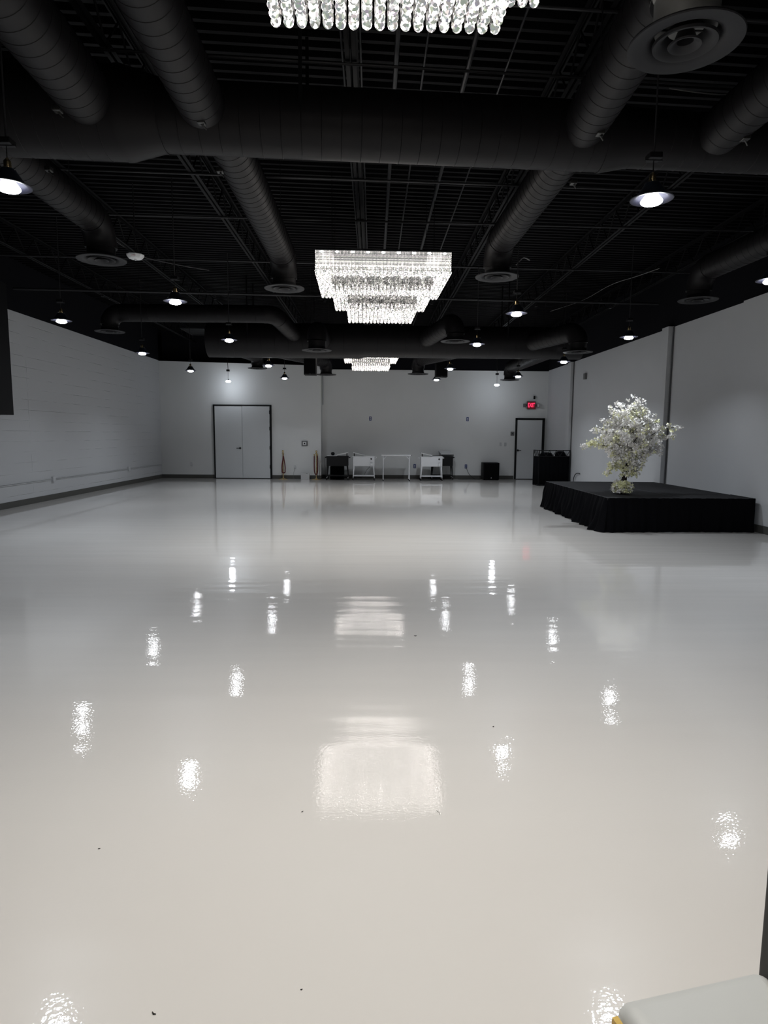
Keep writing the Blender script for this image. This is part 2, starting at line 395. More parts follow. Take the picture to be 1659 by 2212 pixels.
def rod(name, p, q, r, m, lab, cat, group=None, seg=8):
    c = (Vector(p) + Vector(q)) / 2
    return tag(MB().cyl(p, q, r, seg).build(name, m, origin=c, smooth=True), lab, cat, group)
G = 'bridging bars across the joists'
rod('bridging_bar', (-7.0, 9.42, 4.585), (6.1, 9.92, 4.585), .014, 'pipe', 'thin black bar crossing the joists just above the second chandelier', 'bar', G)
rod('bridging_bar', (-7.0, 11.70, 4.585), (6.1, 12.39, 4.585), .014, 'pipe', 'thin black bar crossing the joists just beyond the second chandelier', 'bar', G)
rod('bridging_bar', (-7.0, 7.8, 4.585), (6.1, 8.53, 4.585), .014, 'pipe', 'thin black bar crossing the joists between the front main duct and the second chandelier', 'bar', G)
rod('bridging_bar', (-6.4, 5.3, 4.585), (6.1, 6.2, 4.585), .012, 'pipe', 'thin black bar crossing the joists right above the front main duct', 'bar', G)
rod('bridging_bar', (-6.4, 4.5, 4.585), (6.1, 5.3, 4.585), .012, 'pipe', 'thin black bar crossing the joists beside the first chandelier', 'bar', G)
sp = thing('sprinkler_pipe', 'long grey-black sprinkler pipe across the room just above the lamps, beyond the second chandelier', 'pipe', (0, 14.6, 4.3))
MB().cyl((-7.1, 13.16, 4.33), (6.05, 13.94, 4.33), .024, 10).build('pipe', 'pipe', sp, smooth=True)
for x in (-5.4, -3.2, -1.0, 1.2, 3.4, 5.0):
    y = 13.16 + (x+7.1)*.0593
    b = MB(); b.cyl((x, y, 4.33), (x, y, 4.23), .012, 8); b.lathe([(.001,-.02),(.03,-.018),(.03,-.014),(.012,0),(.001,0)], (x, y, 4.23), 12); b.build('sprinkler_head', 'pipe', sp, smooth=True)
    MB().cyl((x+.3, y+.02, 4.35), (x+.3, y+.02, 4.99), .006, 6).build('hanger_rod', 'steel', sp)
GC = 'conduits running the length of the ceiling'
for x, r, lab in ((-.27, .011, 'thin black conduit leftmost of the bundle over the chandeliers'), (-.12, .011, 'thin black conduit rightmost of the bundle over the chandeliers'),
                  (.18, .022, 'thick black conduit just right of the bundle over the chandeliers'), (.42, .010, 'thin black conduit between the two thick conduits over the chandeliers'),
                  (.80, .022, 'thick black conduit over the right edge of the chandeliers'), (1.13, .010, 'thin black conduit right of the chandeliers, beside the roof joist')):
    rod('electric_conduit', (x, YB+.05, 4.66), (x, 22.5, 4.66), r, 'pipe', lab, 'conduit', GC)

# ------------------------------------------------------------------ ducts
def duct_tube(mb, pts, r, pitch=.13, seg=36, ring=.003):
    """round duct along a polyline with raised spiral seams"""
    P = [Vector(p) for p in pts]; out = []; rad = []
    R = list(r) if hasattr(r, '__len__') else [r]*len(P)
    for i in range(len(P)-1):
        a, b = P[i], P[i+1]; L = (b-a).length; n = max(1, int(L/pitch))
        for k in range(n):
            t = k/n; q = a.lerp(b, t); rr = R[i]+(R[i+1]-R[i])*t; dt = .0032/L
            out.append(q); rad.append(rr)
            if pitch < 5 and L > pitch*1.5:
                out.append(a.lerp(b, min(t+dt, 1))); rad.append(rr+ring)
                out.append(a.lerp(b, min(t+2*dt, 1))); rad.append(rr)
    out.append(P[-1]); rad.append(R[-1])
    mb.tube(out, rad, seg)
    return mb
def elbow_pts(c, d0, r, n=7):
    """from horizontal direction d0 down to -z; c is the corner point"""
    d0 = Vector(d0).normalized(); dn = Vector((0, 0, -1)); c = Vector(c); pts = []
    a = c - d0*r; ctr = a + dn*r
    for k in range(n+1):
        t = PI/2*k/n; pts.append(ctr - dn*r*math.cos(t) + d0*r*math.sin(t))
    return pts
def diffuser(parent, c, s=1.0):
    """round three cone diffuser hanging at c (its face)"""
    o = MB()
    o.lathe([(.165*s, .10), (.175*s, .045), (.20*s, .02), (.285*s, .006), (.300*s, .012), (.302*s, .004), (.298*s, -.002), (.22*s, .0), (.185*s, .02), (.155*s, .08), (.150*s, .10)], c, 48, close=True)
    f = o.build('diffuser', 'diffuser', parent, smooth=True)
    MB().lathe([(.10*s, .07), (.125*s, .03), (.165*s, .004), (.172*s, .008), (.168*s, -.006), (.150*s, -.003), (.115*s, .025), (.092*s, .07)], c, 40, close=True).build('cone_ring', 'diffuser', f, smooth=True)
    MB().lathe([(.045*s, .06), (.06*s, .02), (.085*s, .0), (.090*s, -.004), (.086*s, -.012), (.072*s, -.008), (.045*s, .015), (.035*s, .06)], c, 32, close=True).build('cone_ring', 'diffuser', f, smooth=True)
    b = MB(); b.lathe([(.001, .072), (.035*s, .07), (.035*s, .06), (.001, .06)], c, 24); b.box((c[0]-.15*s, c[1]-.006, c[2]+.066), (c[0]+.15*s, c[1]+.006, c[2]+.070)); b.build('bracket', 'black', f)
def branch(start, pend, face, lab, r=.19, neckmat='duct', damper=None, rr=.30):
    """duct from the main at start, to above face, elbow, neck, diffuser"""
    st = Vector(start); pe = Vector(pend); fc = Vector(face)
    o = thing('duct_branch', lab, 'duct', (fc.x, fc.y, fc.z), 'branch ducts with round diffusers')
    d0 = (Vector((fc.x, fc.y, pe.z)) - Vector((st.x, st.y, pe.z))); d0.z = 0; d0.normalize()
    corner = Vector((fc.x, fc.y, pe.z))
    el = elbow_pts(corner, d0, rr)
    duct_tube(MB(), [st, el[0]], r).build('duct_pipe', 'duct', o, smooth=True)
    e = MB(); e.tube([el[0]-d0*.04]+el, [r+.006]+[r+.003]*len(el), 36); e.build('elbow', 'duct', o, smooth=True)
    n = MB(); n.tube([el[-1], el[-1]-Vector((0,0,.005)), fc+Vector((0,0,.07))], [r+.004, r-.018, r-.022], 36); n.build('neck', neckmat, o, smooth=True)
    diffuser(o, tuple(fc))
    if damper:
        p = Vector(damper); b = MB(); b.bbox(tuple(p-Vector((.03,.035,.02))), tuple(p+Vector((.03,.035,.02))), .006); b.cyl(p+Vector((-.02,-.01,0)), p+Vector((.035,.02,-.05)), .007, 8); b.cyl(p+Vector((.01,-.02,0)), p+Vector((.01,-.02,-.04)), .006, 8)
        b.build('damper_handle', 'handle', o, smooth=True)
    # hanging straps
    q = st.lerp(el[0], .6)
    for sg in (-1, 1):
        xa, xb = sorted((q.x+sg*(r+.001), q.x+sg*(r+.004))); MB().box((xa, q.y-.012, q.z), (xb, q.y+.012, 4.99)).build('hanger_strap', 'steel', o)
    return o
ZC = 4.15
m1 = thing('main_duct', 'large black spiral duct crossing the room in front of the second chandelier', 'duct', (0, 5.87, ZC), 'main cross ducts')
def m1y(x): return 5.87 + (x-.2)*.068
pts = [(x, m1y(x), ZC) for x in (-7.2, -2.06, -1.78, 2.03, 2.24, 6.1)]
duct_tube(MB(), pts[:2], .350, .16).build('duct_pipe', 'duct', m1, smooth=True)
MB().tube([Vector(pts[1])-Vector((.03,0,0)), pts[1], pts[2], Vector(pts[2])+Vector((.03,0,0))], [.356, .356, .281, .281], 40).build('reducer', 'duct', m1, smooth=True)
duct_tube(MB(), pts[2:4], .275, .16).build('duct_pipe', 'duct', m1, smooth=True)
MB().tube([Vector(pts[3])-Vector((.03,0,0)), pts[3], pts[4], Vector(pts[4])+Vector((.03,0,0))], [.281, .281, .240, .240], 40).build('reducer', 'duct', m1, smooth=True)
duct_tube(MB(), pts[4:], .235, .16).build('duct_pipe', 'duct', m1, smooth=True)
for x in (-5, -.6, 4.6):
    y = m1y(x); R_ = .36 if x < -2 else (.285 if x < 2 else .245)
    for sg in (-1, 1): MB().box((x-.015, y+sg*R_-.002, ZC), (x+.015, y+sg*R_+.002, 4.99)).build('hanger_strap', 'steel', m1)
branch((-3.45, m1y(-3.45)+.25, ZC), (0,0,ZC), (-3.46, 8.52, 3.70), 'black branch duct with round diffuser left of the white fire alarm', damper=(-3.15, 6.60, 4.05))
branch((-1.32, m1y(-1.32)+.22, ZC), (0,0,ZC), (-1.35, 10.02, 3.70), 'black ribbed branch duct with round diffuser just left of the second chandelier', damper=(-1.46, 6.42, 3.99))
branch((1.78, m1y(1.78)+.22, ZC), (0,0,ZC), (1.72, 9.25, 3.72), 'black ribbed branch duct with round diffuser just right of the second chandelier', damper=(1.94, 6.55, 3.98))
branch((5.42, m1y(5.42)+.2, ZC), (0,0,ZC), (5.20, 10.52, 3.70), 'black branch duct with round diffuser close to the right wall')
branch((1.78, m1y(1.83)-.22, ZC), (0,0,ZC), (1.715, 3.80, 3.68), 'branch duct with the big round diffuser and bare metal neck, nearest the viewer', neckmat='galv', damper=(1.83, 5.50, 3.97), rr=.24)
def plain_branch(st, en, lab, damper):
    o = thing('duct_branch', lab, 'duct', en, 'branch ducts with round diffusers')
    duct_tube(MB(), [st, en], .19 if st[0] > -2 else .215).build('duct_pipe', 'duct', o, smooth=True)
    p = Vector(damper); b = MB(); b.bbox(tuple(p-Vector((.03,.035,.02))), tuple(p+Vector((.03,.035,.02))), .006); b.cyl(p+Vector((-.02,-.01,0)), p+Vector((.035,.02,-.05)), .007, 8); b.build('damper_handle', 'handle', o, smooth=True)
plain_branch((-1.39, m1y(-1.39)-.24, ZC), (-1.34, 1.5, ZC), 'black ribbed branch duct running out over the viewer, left of the first chandelier', (-1.37, 5.42, 3.97))
plain_branch((-2.27, m1y(-2.33)-.26, ZC), (-2.15, 1.5, ZC), 'thick black branch duct at the upper left corner running out over the viewer', (-2.43, 5.28, 3.98))
plain_branch((2.98, m1y(2.98)-.2, ZC), (3.05, 1.5, ZC), 'black ribbed branch duct at the upper right edge, right of the big diffuser', (3.05, 5.55, 3.97))
# far main duct
m2 = thing('main_duct', 'large black duct crossing the room in front of the farthest chandelier', 'duct', (0, 15, 3.64), 'main cross ducts')
duct_tube(MB(), [(-3.75, 15, 3.64), (-.36, 15.0, 3.64)], .385, .3).build('duct_pipe', 'duct', m2, smooth=True)
MB().tube([(-.40,15,3.64), (-.36,15,3.64), (-.22,15,3.64), (-.18,15,3.64)], [.39,.39,.362,.362], 40).build('reducer', 'duct', m2, smooth=True)
duct_tube(MB(), [(-.22, 15.0, 3.64), (4.75, 15.0, 3.64)], .358, .3).build('duct_pipe', 'duct', m2, smooth=True)
for x in (-2.8, 3.0):
    for sg in (-1, 1): MB().box((x-.015, 15+sg*.39-.002, 3.64), (x+.015, 15+sg*.39+.002, 4.99)).build('hanger_strap', 'steel', m2)
branch((-1.14, 14.75, 3.62), (0,0,3.60), (-1.14, 13.2, 3.20), 'black branch duct with round diffuser before the far main duct, left of the second chandelier', rr=.22)
branch((1.15, 14.8, 3.66), (0,0,3.82), (1.67, 13.4, 3.43), 'black branch duct with round diffuser right of the second chandelier, beside an inner right lamp', rr=.24)
branch((3.55, 14.8, 3.62), (0,0,3.68), (4.23, 13.5, 3.25), 'black branch duct with round diffuser above the far right lamp near the wall pilaster', rr=.24)
branch((-2.97, 15.3, 3.62), (0,0,3.72), (-1.43, 19.8, 3.32), 'black branch duct with round diffuser over the wall corner, left of the farthest chandelier', rr=.24)
branch((2.5, 15.3, 3.62), (0,0,3.70), (1.30, 19.0, 3.29), 'black branch duct with round diffuser right of the farthest chandelier', rr=.24)
branch((-3.68, 15.3, 3.66), (0,0,3.92), (-3.63, 20.5, 3.56), 'black branch duct with round diffuser above the right side of the double door', rr=.24)
branch((4.4, 15.3, 3.62), (0,0,3.66), (4.30, 20.5, 3.27), 'black branch duct with round diffuser above the single door side of the back wall', rr=.24)
o = thing('duct_branch', 'black branch duct running sideways to a diffuser over the left wall, beyond the lamps', 'duct', (-5.53, 13.88, 3.63), 'branch ducts with round diffusers')
el = elbow_pts((-5.53, 13.88, 4.02), (-1, 0, 0), .26)
duct_tube(MB(), [(-2.25, 13.88, 4.02), el[0]], .18, .2).build('duct_pipe', 'duct', o, smooth=True)
MB().tube(el, .186, 36).build('elbow', 'duct', o, smooth=True)
MB().tube([(-2.30,13.88,4.02), (-2.20,13.90,4.02), (-2.08,13.97,4.0), (-2.02,14.08,3.96)], .186, 30).build('elbow', 'duct', o, smooth=True)
duct_tube(MB(), [(-2.02, 14.06, 3.96), (-1.75, 14.75, 3.72)], .18, .2).build('duct_pipe', 'duct', o, smooth=True)
MB().tube([el[-1], (-5.53, 13.88, 3.70)], .165, 36).build('neck', 'duct', o, smooth=True)
diffuser(o, (-5.53, 13.88, 3.63))

# ------------------------------------------------------------------ pendant lamps
def lamp_light(parent, z, power):
    la = bpy.data.lights.new('lamp_light', 'AREA'); la.shape = 'DISK'; la.size = .12; la.energy = power; la.color = (0.87, 0.93, 1.0); la.spread = math.radians(135)
    lo = bpy.data.objects.new('lamp_light', la); col.objects.link(lo); lo.parent = parent; lo.location = (0, 0, z)
    return lo
LAMP_W = 22
def make_pendant():
    o = thing('pendant_lamp', 'x', 'lamp', (0, 0, 0), 'cone pendant lamps')
    MB().lathe([(.046, .138), (.052, .134), (.056, .124), (.078, .092), (.104, .056), (.124, .040), (.144, .034), (.146, .031), (.144, .028), (.122, .033), (.100, .048), (.074, .084), (.052, .116), (.046, .124)], (0,0,0), 40, close=True).build('shade', 'shade', o, smooth=True)
    MB().lathe([(.142, .0275), (.121, .0320), (.099, .0465), (.073, .0825), (.051, .1145), (.050, .112), (.072, .081), (.098, .045), (.120, .0305)], (0,0,0), 40, close=True).build('shade_lining', 'shadein', o, smooth=True)
    s = MB(); s.lathe([(.001, .212), (.008, .210), (.014, .200), (.022, .192), (.024, .184), (.024, .152), (.030, .148), (.030, .137), (.001, .137)], (0,0,0), 20); s.build('socket', 'brass', o, smooth=True)
    for a in (0, 2.1, 4.2):
        MB().cyl((.04*math.cos(a), .04*math.sin(a), .136), (.054*math.cos(a), .054*math.sin(a), .144), .004, 6).build('thumb_screw', 'chrome', o)
    MB().lathe([(.001, -.010), (.040, -.008), (.062, -.001), (.072, .008), (.074, .016), (.068, .026), (.045, .055), (.02, .10), (.001, .10)], (0,0,0), 32).build('bulb', 'bulb', o, smooth=True)
    MB().cyl((0, 0, .205), (0, 0, .29), .004, 6).build('cord', 'black', o)
    j = MB(); j.bbox((-.045, -.045, .29), (.045, .045, .33), .006); j.box((-.06, -.008, .285), (.06, .008, .291)); j.build('junction_box', 'steel', o)
    MB().cyl((0, 0, .33), (0, 0, 1.5), .0065, 8).build('hanging_rod', 'pipe', o)
    lamp_light(o, -.016, LAMP_W)
    return o
PL = [(-2.475, 4.61, 'black cone pendant lamp cut by the left edge, nearest lamp on the left'),
 (-2.50, 8.37, 'black cone pendant lamp just below right of the white fire alarm'),
 (-2.56, 11.68, 'black cone pendant lamp above the double door side, third of the inner left row'),
 (-2.54, 15.86, 'black cone pendant lamp beside the far main duct, fourth inner left'),
 (-2.63, 19.36, 'black cone pendant lamp seen against the back wall, last of the inner left row'),
 (-4.64, 9.87, 'black cone pendant lamp nearest the viewer in the row along the left wall'),
 (-4.80, 13.68, 'black cone pendant lamp in the middle of the row along the left wall'),
 (-4.83, 17.32, 'black cone pendant lamp left of the double door top, last along the left wall'),
 (1.945, 4.69, 'biggest, nearest black cone pendant lamp with gold socket, upper right'),
 (1.94, 8.93, 'black cone pendant lamp below the diffuser right of the middle chandelier'),
 (1.88, 11.90, 'black cone pendant lamp third of the inner right row, beside a round diffuser'),
 (1.91, 16.24, 'black cone pendant lamp fourth of the inner right row, just above the right hanging speaker'),
 (1.88, 19.39, 'black cone pendant lamp against the back wall, last of the inner right row'),
 (4.20, 6.95, 'black cone pendant lamp cut by the right edge of the photo above the right wall'),
 (4.26, 10.90, 'black cone pendant lamp against the right wall top, left of the near pilaster'),
 (4.24, 14.50, 'black cone pendant lamp beside the far pilaster of the right wall'),
 (4.03, 18.10, 'black cone pendant lamp against the back wall above the exit sign')]
proto = make_pendant()
for i, (x, y, lab) in enumerate(PL):
    o = proto if i == 0 else copy_tree(proto)
    o.location = (x, y, 3.145); o['label'] = lab
def bare(x, y, z, lab):
    o = thing('bare_bulb_lamp', lab, 'lamp', (x, y, z), 'bare bulb lamps at the back wall')
    MB().lathe([(.001, -.03), (.05, -.026), (.078, -.01), (.084, .008), (.075, .022), (.04, .034), (.001, .036)], (x, y, z), 28).build('bulb', 'bulb', o, smooth=True)
    MB().lathe([(.001, .075), (.014, .07), (.018, .035), (.001, .034)], (x, y, z), 14).build('socket', 'black', o, smooth=True)
    MB().cyl((x, y, z+.07), (x, y, z+.33), .005, 6).build('cord', 'black', o)
    MB().bbox((x-.05, y-.04, z+.33), (x+.05, y+.04, z+.39), .006).build('junction_box', 'black', o)
    MB().cyl((x, y, z+.39), (x-.05, y, 4.64), .009, 8).build('hanging_rod', 'black', o)
    la = bpy.data.lights.new('bulb_light', 'POINT'); la.energy = 9; la.shadow_soft_size = .05; la.color = (.82, .90, 1)
    lo = bpy.data.objects.new('bulb_light', la); col.objects.link(lo); lo.parent = o; lo.location = (0, 0, -.09)
bare(-4.77, 21.5, 3.23, 'bare white bulb lamp hanging in front of the wall above the double door')
bare(4.09, 21.5, 3.19, 'bare white bulb lamp hanging in front of the back wall left of the exit sign')

# ------------------------------------------------------------------ chandeliers
ball_me = None
def mesh_of(mb, name, m, smooth=True):
    me = bpy.data.meshes.new(name); me.from_pydata([tuple(v) for v in mb.v], [], mb.f); me.update()
    if smooth: me.polygons.foreach_set('use_smooth', [True]*len(me.polygons))
    me.materials.append(M[m]); return me
P1 = .0545
TIERS = [(0.0, 0.0, 1.775, 1.60, 3.925, 3.665), (.215, .21, 1.345, 1.335, 3.665, 3.463), (.42, .42, .935, .965, 3.463, 3.255)]
# (x inset, y inset, width, length, top, bottom) ; the rear faces almost line up
def drop_shape():
    b = MB(); b.ball((0, 0, 0), .0225, 10, 6); b.lathe([(.001, .085), (.011, .082), (.012, .03), (.009, .015), (.001, .015)], (0,0,0), 8)
    b.ball((0, 0, .048), .017, 8, 5); return b
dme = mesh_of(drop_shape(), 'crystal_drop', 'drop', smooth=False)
def strand_shape(h, beads):
    b = MB()
    if beads:
        n = 10; prof = [(.0015, 0)]
        for k in range(n):
            z0 = h*k/n; z1 = h*(k+1)/n
            prof += [(.0065, z0+(z1-z0)*.35), (.0065, z0+(z1-z0)*.7), (.002, z1-.001)]
        b.lathe(prof, (0,0,0), 6)
    else: b.lathe([(.005, 0), (.005, h*.5), (.005, h)], (0,0,0), 6)
    return b
sb = strand_shape(.26, True); sme = mesh_of(sb, 'crystal_strand', 'bead', smooth=False)
strands = [sb, strand_shape(.20, False), strand_shape(.205, False)]
def shift(dst, src, p):
    n = len(dst.v); px, py, pz = p
    dst.v += [(a+px, b_+py, c+pz) for a, b_, c in src.v]; dst.f += [tuple(i+n for i in f) for f in src.f]
def chandelier(cx, y0, lab, mode):
    o = hang_chandelier(cx, y0, lab, mode); o.rotation_euler.z = math.radians(1.2)      # hung square to the joists, not to the walls
def hang_chandelier(cx, y0, lab, mode):
    o = thing('chandelier', lab, 'chandelier', (cx, y0+.76, 3.25), 'rectangular crystal chandeliers')
    W = 1.775; x0 = cx - W/2
    pl = MB(); pl.bbox((x0-.01, y0-.01, 3.925), (x0+W+.01, y0+1.61, 3.955), .004); pl.build('ceiling_plate', 'chrome', o)
    for t, (ix, iy, w, l, zt, zb) in enumerate(TIERS[1:]):
        b = MB(); b.box((x0+ix-.02, y0+iy-.02, zt+.0), (x0+ix+w+.02, y0+iy-.005, zt+.012)); b.box((x0+ix-.02, y0+iy+l, zt), (x0+ix+w+.02, y0+iy+l+.012, zt+.012))
        b.build('tier_frame', 'chrome', o)
    # leds under the plate
    for k in range(9):
        MB().lathe([(.001, -.012), (.022, -.010), (.026, 0), (.001, 0)], (x0+.07+k*(W-.14)/8, y0+.035, 3.923), 12).build('led_spot', 'led', o)
    # drops: those showing largest as parts
    drops = []
    for t, (ix, iy, w, l, zt, zb) in enumerate(TIERS):
        nx = int(round(w/P1)); ny = int(round(l/P1))
        for j in range(ny+1):
            for i in range(nx+1):
                x = ix+w*i/nx; y = iy+l*j/ny
                if t < 2:
                    jx, jy, jw, jl = TIERS[t+1][:4]
                    if jx-.01 < x < jx+jw+.01 and jy-.01 < y < jy+jl+.01: continue
                drops.append((t, x, y, zb))
    if mode == 2: drops.sort(key=lambda q: (-q[0], q[2])) if cx and False else drops.sort(key=lambda q: (q[0] != 2, q[2]))
    elif mode == 1: drops.sort(key=lambda q: (q[0] != 2, -q[2]))
    nind = 100 if mode else 0
    for (t, x, y, z) in drops[:nind]:
        d_ = bpy.data.objects.new('crystal_drop', dme); col.objects.link(d_); d_.parent = o; d_.location = Vector((x0+x, y0+y, z)) - wloc(o)
    rest = MB(); src = drop_shape()
    for (t, x, y, z) in drops[nind:]: shift(rest, src, (x0+x, y0+y, z))
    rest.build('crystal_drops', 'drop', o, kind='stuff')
    # curtains of thin strands round each tier
    cur = {0: MB(), 1: MB(), 2: MB()}; first = []
    for t, (ix, iy, w, l, zt, zb) in enumerate(TIERS):
        n = int(w/.0182)
        for i in range(n+1):
            for yy in (iy-.008, iy+l+.008):
                p = (x0+ix+w*i/n, y0+yy, zb+.01)
                if t == 0 and yy < iy and mode and len(first) < 98: first.append(p)
                else: shift(cur[t], strands[t], p)
        n = int(l/.0182)
        for i in range(n+1):
            for xx in (ix-.008, ix+w+.008): shift(cur[t], strands[t], (x0+xx, y0+iy+l*i/n, zb+.01))
    for p in first:
        d_ = bpy.data.objects.new('crystal_strand', sme); col.objects.link(d_); d_.parent = o; d_.location = Vector(p) - wloc(o)
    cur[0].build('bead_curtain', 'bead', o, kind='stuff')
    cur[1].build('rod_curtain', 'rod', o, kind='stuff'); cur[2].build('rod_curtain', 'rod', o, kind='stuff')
    for (x, y) in ((.2, .2), (W-.2, .2), (.2, 1.3), (W-.2, 1.3)):
        MB().cyl((x0+x, y0+y, 3.95), (x0+x, y0+y, 4.99), .004, 6).build('hanging_cable', 'steel', o)
    # bulbs hung between the drops
    for (x, y, z) in [(.11+k*(W-.22)/6, .11, 3.625) for k in range(7)]+[(.10, .75, 3.625), (W-.10, .75, 3.625), (.10, 1.35, 3.625), (W-.10, 1.35, 3.625), (W*.38, 1.1, 3.22), (W*.62, 1.1, 3.22)]:
        MB().ball((x0+x, y0+y, z), .012, 8, 6).build('small_bulb', 'led', o, smooth=True)
        la = bpy.data.lights.new('chandelier_light', 'SPOT'); la.energy = CH_W; la.spot_size = math.radians(104); la.spot_blend = .75; la.shadow_soft_size = .055; la.color = (1.0, .965, .90)
        lo = bpy.data.objects.new('chandelier_light', la); col.objects.link(lo); lo.parent = o; lo.location = Vector((x0+x, y0+y, z-.02)) - wloc(o)
    return o
CH_W = 30
chandelier(.06, 1.57, 'lit crystal chandelier at the top edge of the photo, nearest the viewer', 1)
chandelier(.11, 8.80, 'whole lit three-tier crystal chandelier in the middle of the room', 2)
chandelier(-.07, 16.20, 'small-looking lit crystal chandelier half hidden behind the far main duct', 0)

# ------------------------------------------------------------------ small things on the ceiling
def alarm(c, s, lab, text):
    o = thing('fire_alarm', lab, 'alarm', c, 'white ceiling fire alarms')
    b = MB(); x, y, z = c
    b.lathe([(.001, -.030*s), (.055*s, -.029*s), (.072*s, -.024*s), (.096*s, .004*s), (.10*s, .014*s), (.097*s, .018*s), (.001, .018*s)], c, 10); b.build('alarm_body', 'whiteplastic', o)
    b = MB(); b.ball((x, y, z-.032*s), .014*s, 12, 8); b.build('strobe_lens', 'whiteplastic', o, smooth=True)
    if text:
        text_mesh('FIRE', .026*s, 'redink', 'lettering', o, (x+.015, y-.0885*s, z-.008), (math.radians(50), 0, math.radians(0)))
        text_mesh('FIRE', .026*s, 'redink', 'lettering', o, (x-.02, y+.0885*s, z-.008), (math.radians(130), math.radians(180), 0))
    MB().cyl((x, y, z+.028*s), (x, y, z+.2 if text else 4.9), .008, 8).build('mounting_stem', 'pipe', o)
    if text: MB().cyl((x, y, z+.2), (x, y, 4.98), .008, 8).build('mounting_rod', 'pipe', o)
alarm((-3.37, 9.47, 4.0), 1.25, 'white ceiling fire alarm with red letters, left of the chandelier', True)
alarm((4.71, 20.3, 3.80), 1.25, 'small white ceiling alarm above the exit sign side, by the far ducts', False)
def cable(name, pts, r, m, lab, cat='cable', group=None):
    P = [Vector(p) for p in pts]; out = []
    for i in range(len(P)-1):
        p0 = P[max(i-1,0)]; p1 = P[i]; p2 = P[i+1]; p3 = P[min(i+2, len(P)-1)]
        for k in range(6):
            t = k/6; out.append(.5*((2*p1)+(p2-p0)*t+(2*p0-5*p1+4*p2-p3)*t*t+(3*p1-p0-3*p2+p3)*t**3))
    out.append(P[-1])
    o = MB().tube(out, r, 6).build(name, m, origin=P[0], smooth=True)
    return tag(o, lab, cat, group) if lab else o
cable('hanging_cable', [(-3.70, 8.9, 4.25), (-3.56, 9.25, 4.15), (-3.42, 9.50, 4.07), (-3.28, 9.75, 4.05), (-3.0, 10.1, 4.06), (-2.62, 10.6, 4.1)], .009, 'pipe', 'grey cable passing over the fire alarm left of the chandelier')
cable('hanging_cable', [(2.6, 6.02, 4.58), (2.8, 6.03, 4.56), (3.05, 6.05, 4.55), (3.25, 6.08, 4.57)], .006, 'wire', 'pale wire lying along the front main duct on the right')
cable('hanging_cable', [(4.55, 7.55, 4.56), (5.0, 8.2, 4.54), (5.4, 9.0, 4.55), (5.6, 9.35, 4.55)], .006, 'wire', 'pale wire above the branch duct close to the right wall')
cable('hanging_cable', [(5.15, 11.9, 4.54), (4.95, 12.4, 4.52), (4.75, 13.2, 4.54), (4.6, 14.5, 4.50), (4.3, 16.0, 4.54)], .005, 'wire', 'pale wire sagging over the right side pendant lamp')
cable('hanging_cable', [(2.06, 9.6, 3.98), (2.12, 9.7, 4.05), (2.2, 9.75, 4.12), (2.3, 9.8, 4.10), (2.25, 9.8, 4.13)], .007, 'wire', 'looped pale wire beside the lamp right of the chandelier')
o = thing('ceiling_panel', 'square black panel with pale rim under the ceiling, above the double door side', 'panel', (-5.36, 20.1, 4.6))
b = MB(); x, y = -5.36, 20.1
for s in (-1, 1): b.box((x-.33, y+s*.62-.012, 4.59), (x+.33, y+s*.62+.012, 4.62)); b.box((x+s*.33-.012, y-.62, 4.59), (x+s*.33+.012, y+.62, 4.62))
b.build('rim', 'pipe', o); MB().box((x-.33, y-.62, 4.605), (x+.33, y+.62, 4.618)).build('panel_board', 'steel', o)
def hung_speaker(x0, x1, z0, z1, y, lab):
    o = thing('hanging_loudspeaker', lab, 'loudspeaker', ((x0+x1)/2, y, z0), 'loudspeakers hung from the ceiling')
    MB().bbox((x0, y, z0), (x1, y+.32, z1), .012).build('cabinet', 'blackplastic', o, smooth=True)
    MB().bbox((x0+.02, y-.012, z0+.03), (x1-.02, y+.002, z1-.03), .005).build('grille', 'grille', o)
    MB().box(((x0+x1)/2-.02, y-.016, z0+.012), ((x0+x1)/2+.02, y-.001, z0+.022)).build('badge', 'chrome', o)
    b = MB(); b.cyl((x0+.05, y+.16, z1), (x0+.05, y+.16, 4.98), .006, 6); b.cyl((x1-.05, y+.16, z1), (x1-.05, y+.16, 4.98), .006, 6); b.build('bracket', 'black', o)
hung_speaker(-1.77, -1.46, 3.03, 3.50, 16.6, 'black hanging loudspeaker left of the farthest chandelier, above the wall corner')
hung_speaker(1.78, 2.12, 3.18, 3.80, 18.6, 'black hanging loudspeaker right of the farthest chandelier, behind a pendant lamp')

# ------------------------------------------------------------------ things on the left wall
o = thing('wall_screen', 'tall black panel hanging down the left wall, cut by the left edge of the photo', 'screen', (-7.2, 11.4, 1.85))
MB().bbox((-7.30, 9.8, 1.86), (-7.05, 12.83, 4.35), .006).build('panel_body', 'blackplastic', o)
MB().tube([(-7.17, 12.66-.9, 1.87), (-7.16, 12.0, 1.80), (-7.16, 12.3, 1.80), (-7.17, 12.62, 1.865)], .007, 6).build('power_cord', 'black', o, smooth=True)
o = thing('wall_conduit', 'thin painted conduit running low along the left wall with two outlet boxes', 'conduit', (-7.3, 17.0, .47))
for z in (.455, .482): MB().cyl((LX(9)+.012, 9.0, z), (LX(22.1)+.012, 22.1, z), .008, 8).build('conduit_pipe', 'wall', o, smooth=True)
for y in (14.74, 19.2): MB().bbox((LX(y)-.002, y-.055, .41), (LX(y)+.05, y+.055, .53), .006).build('outlet_box', 'wall', o)

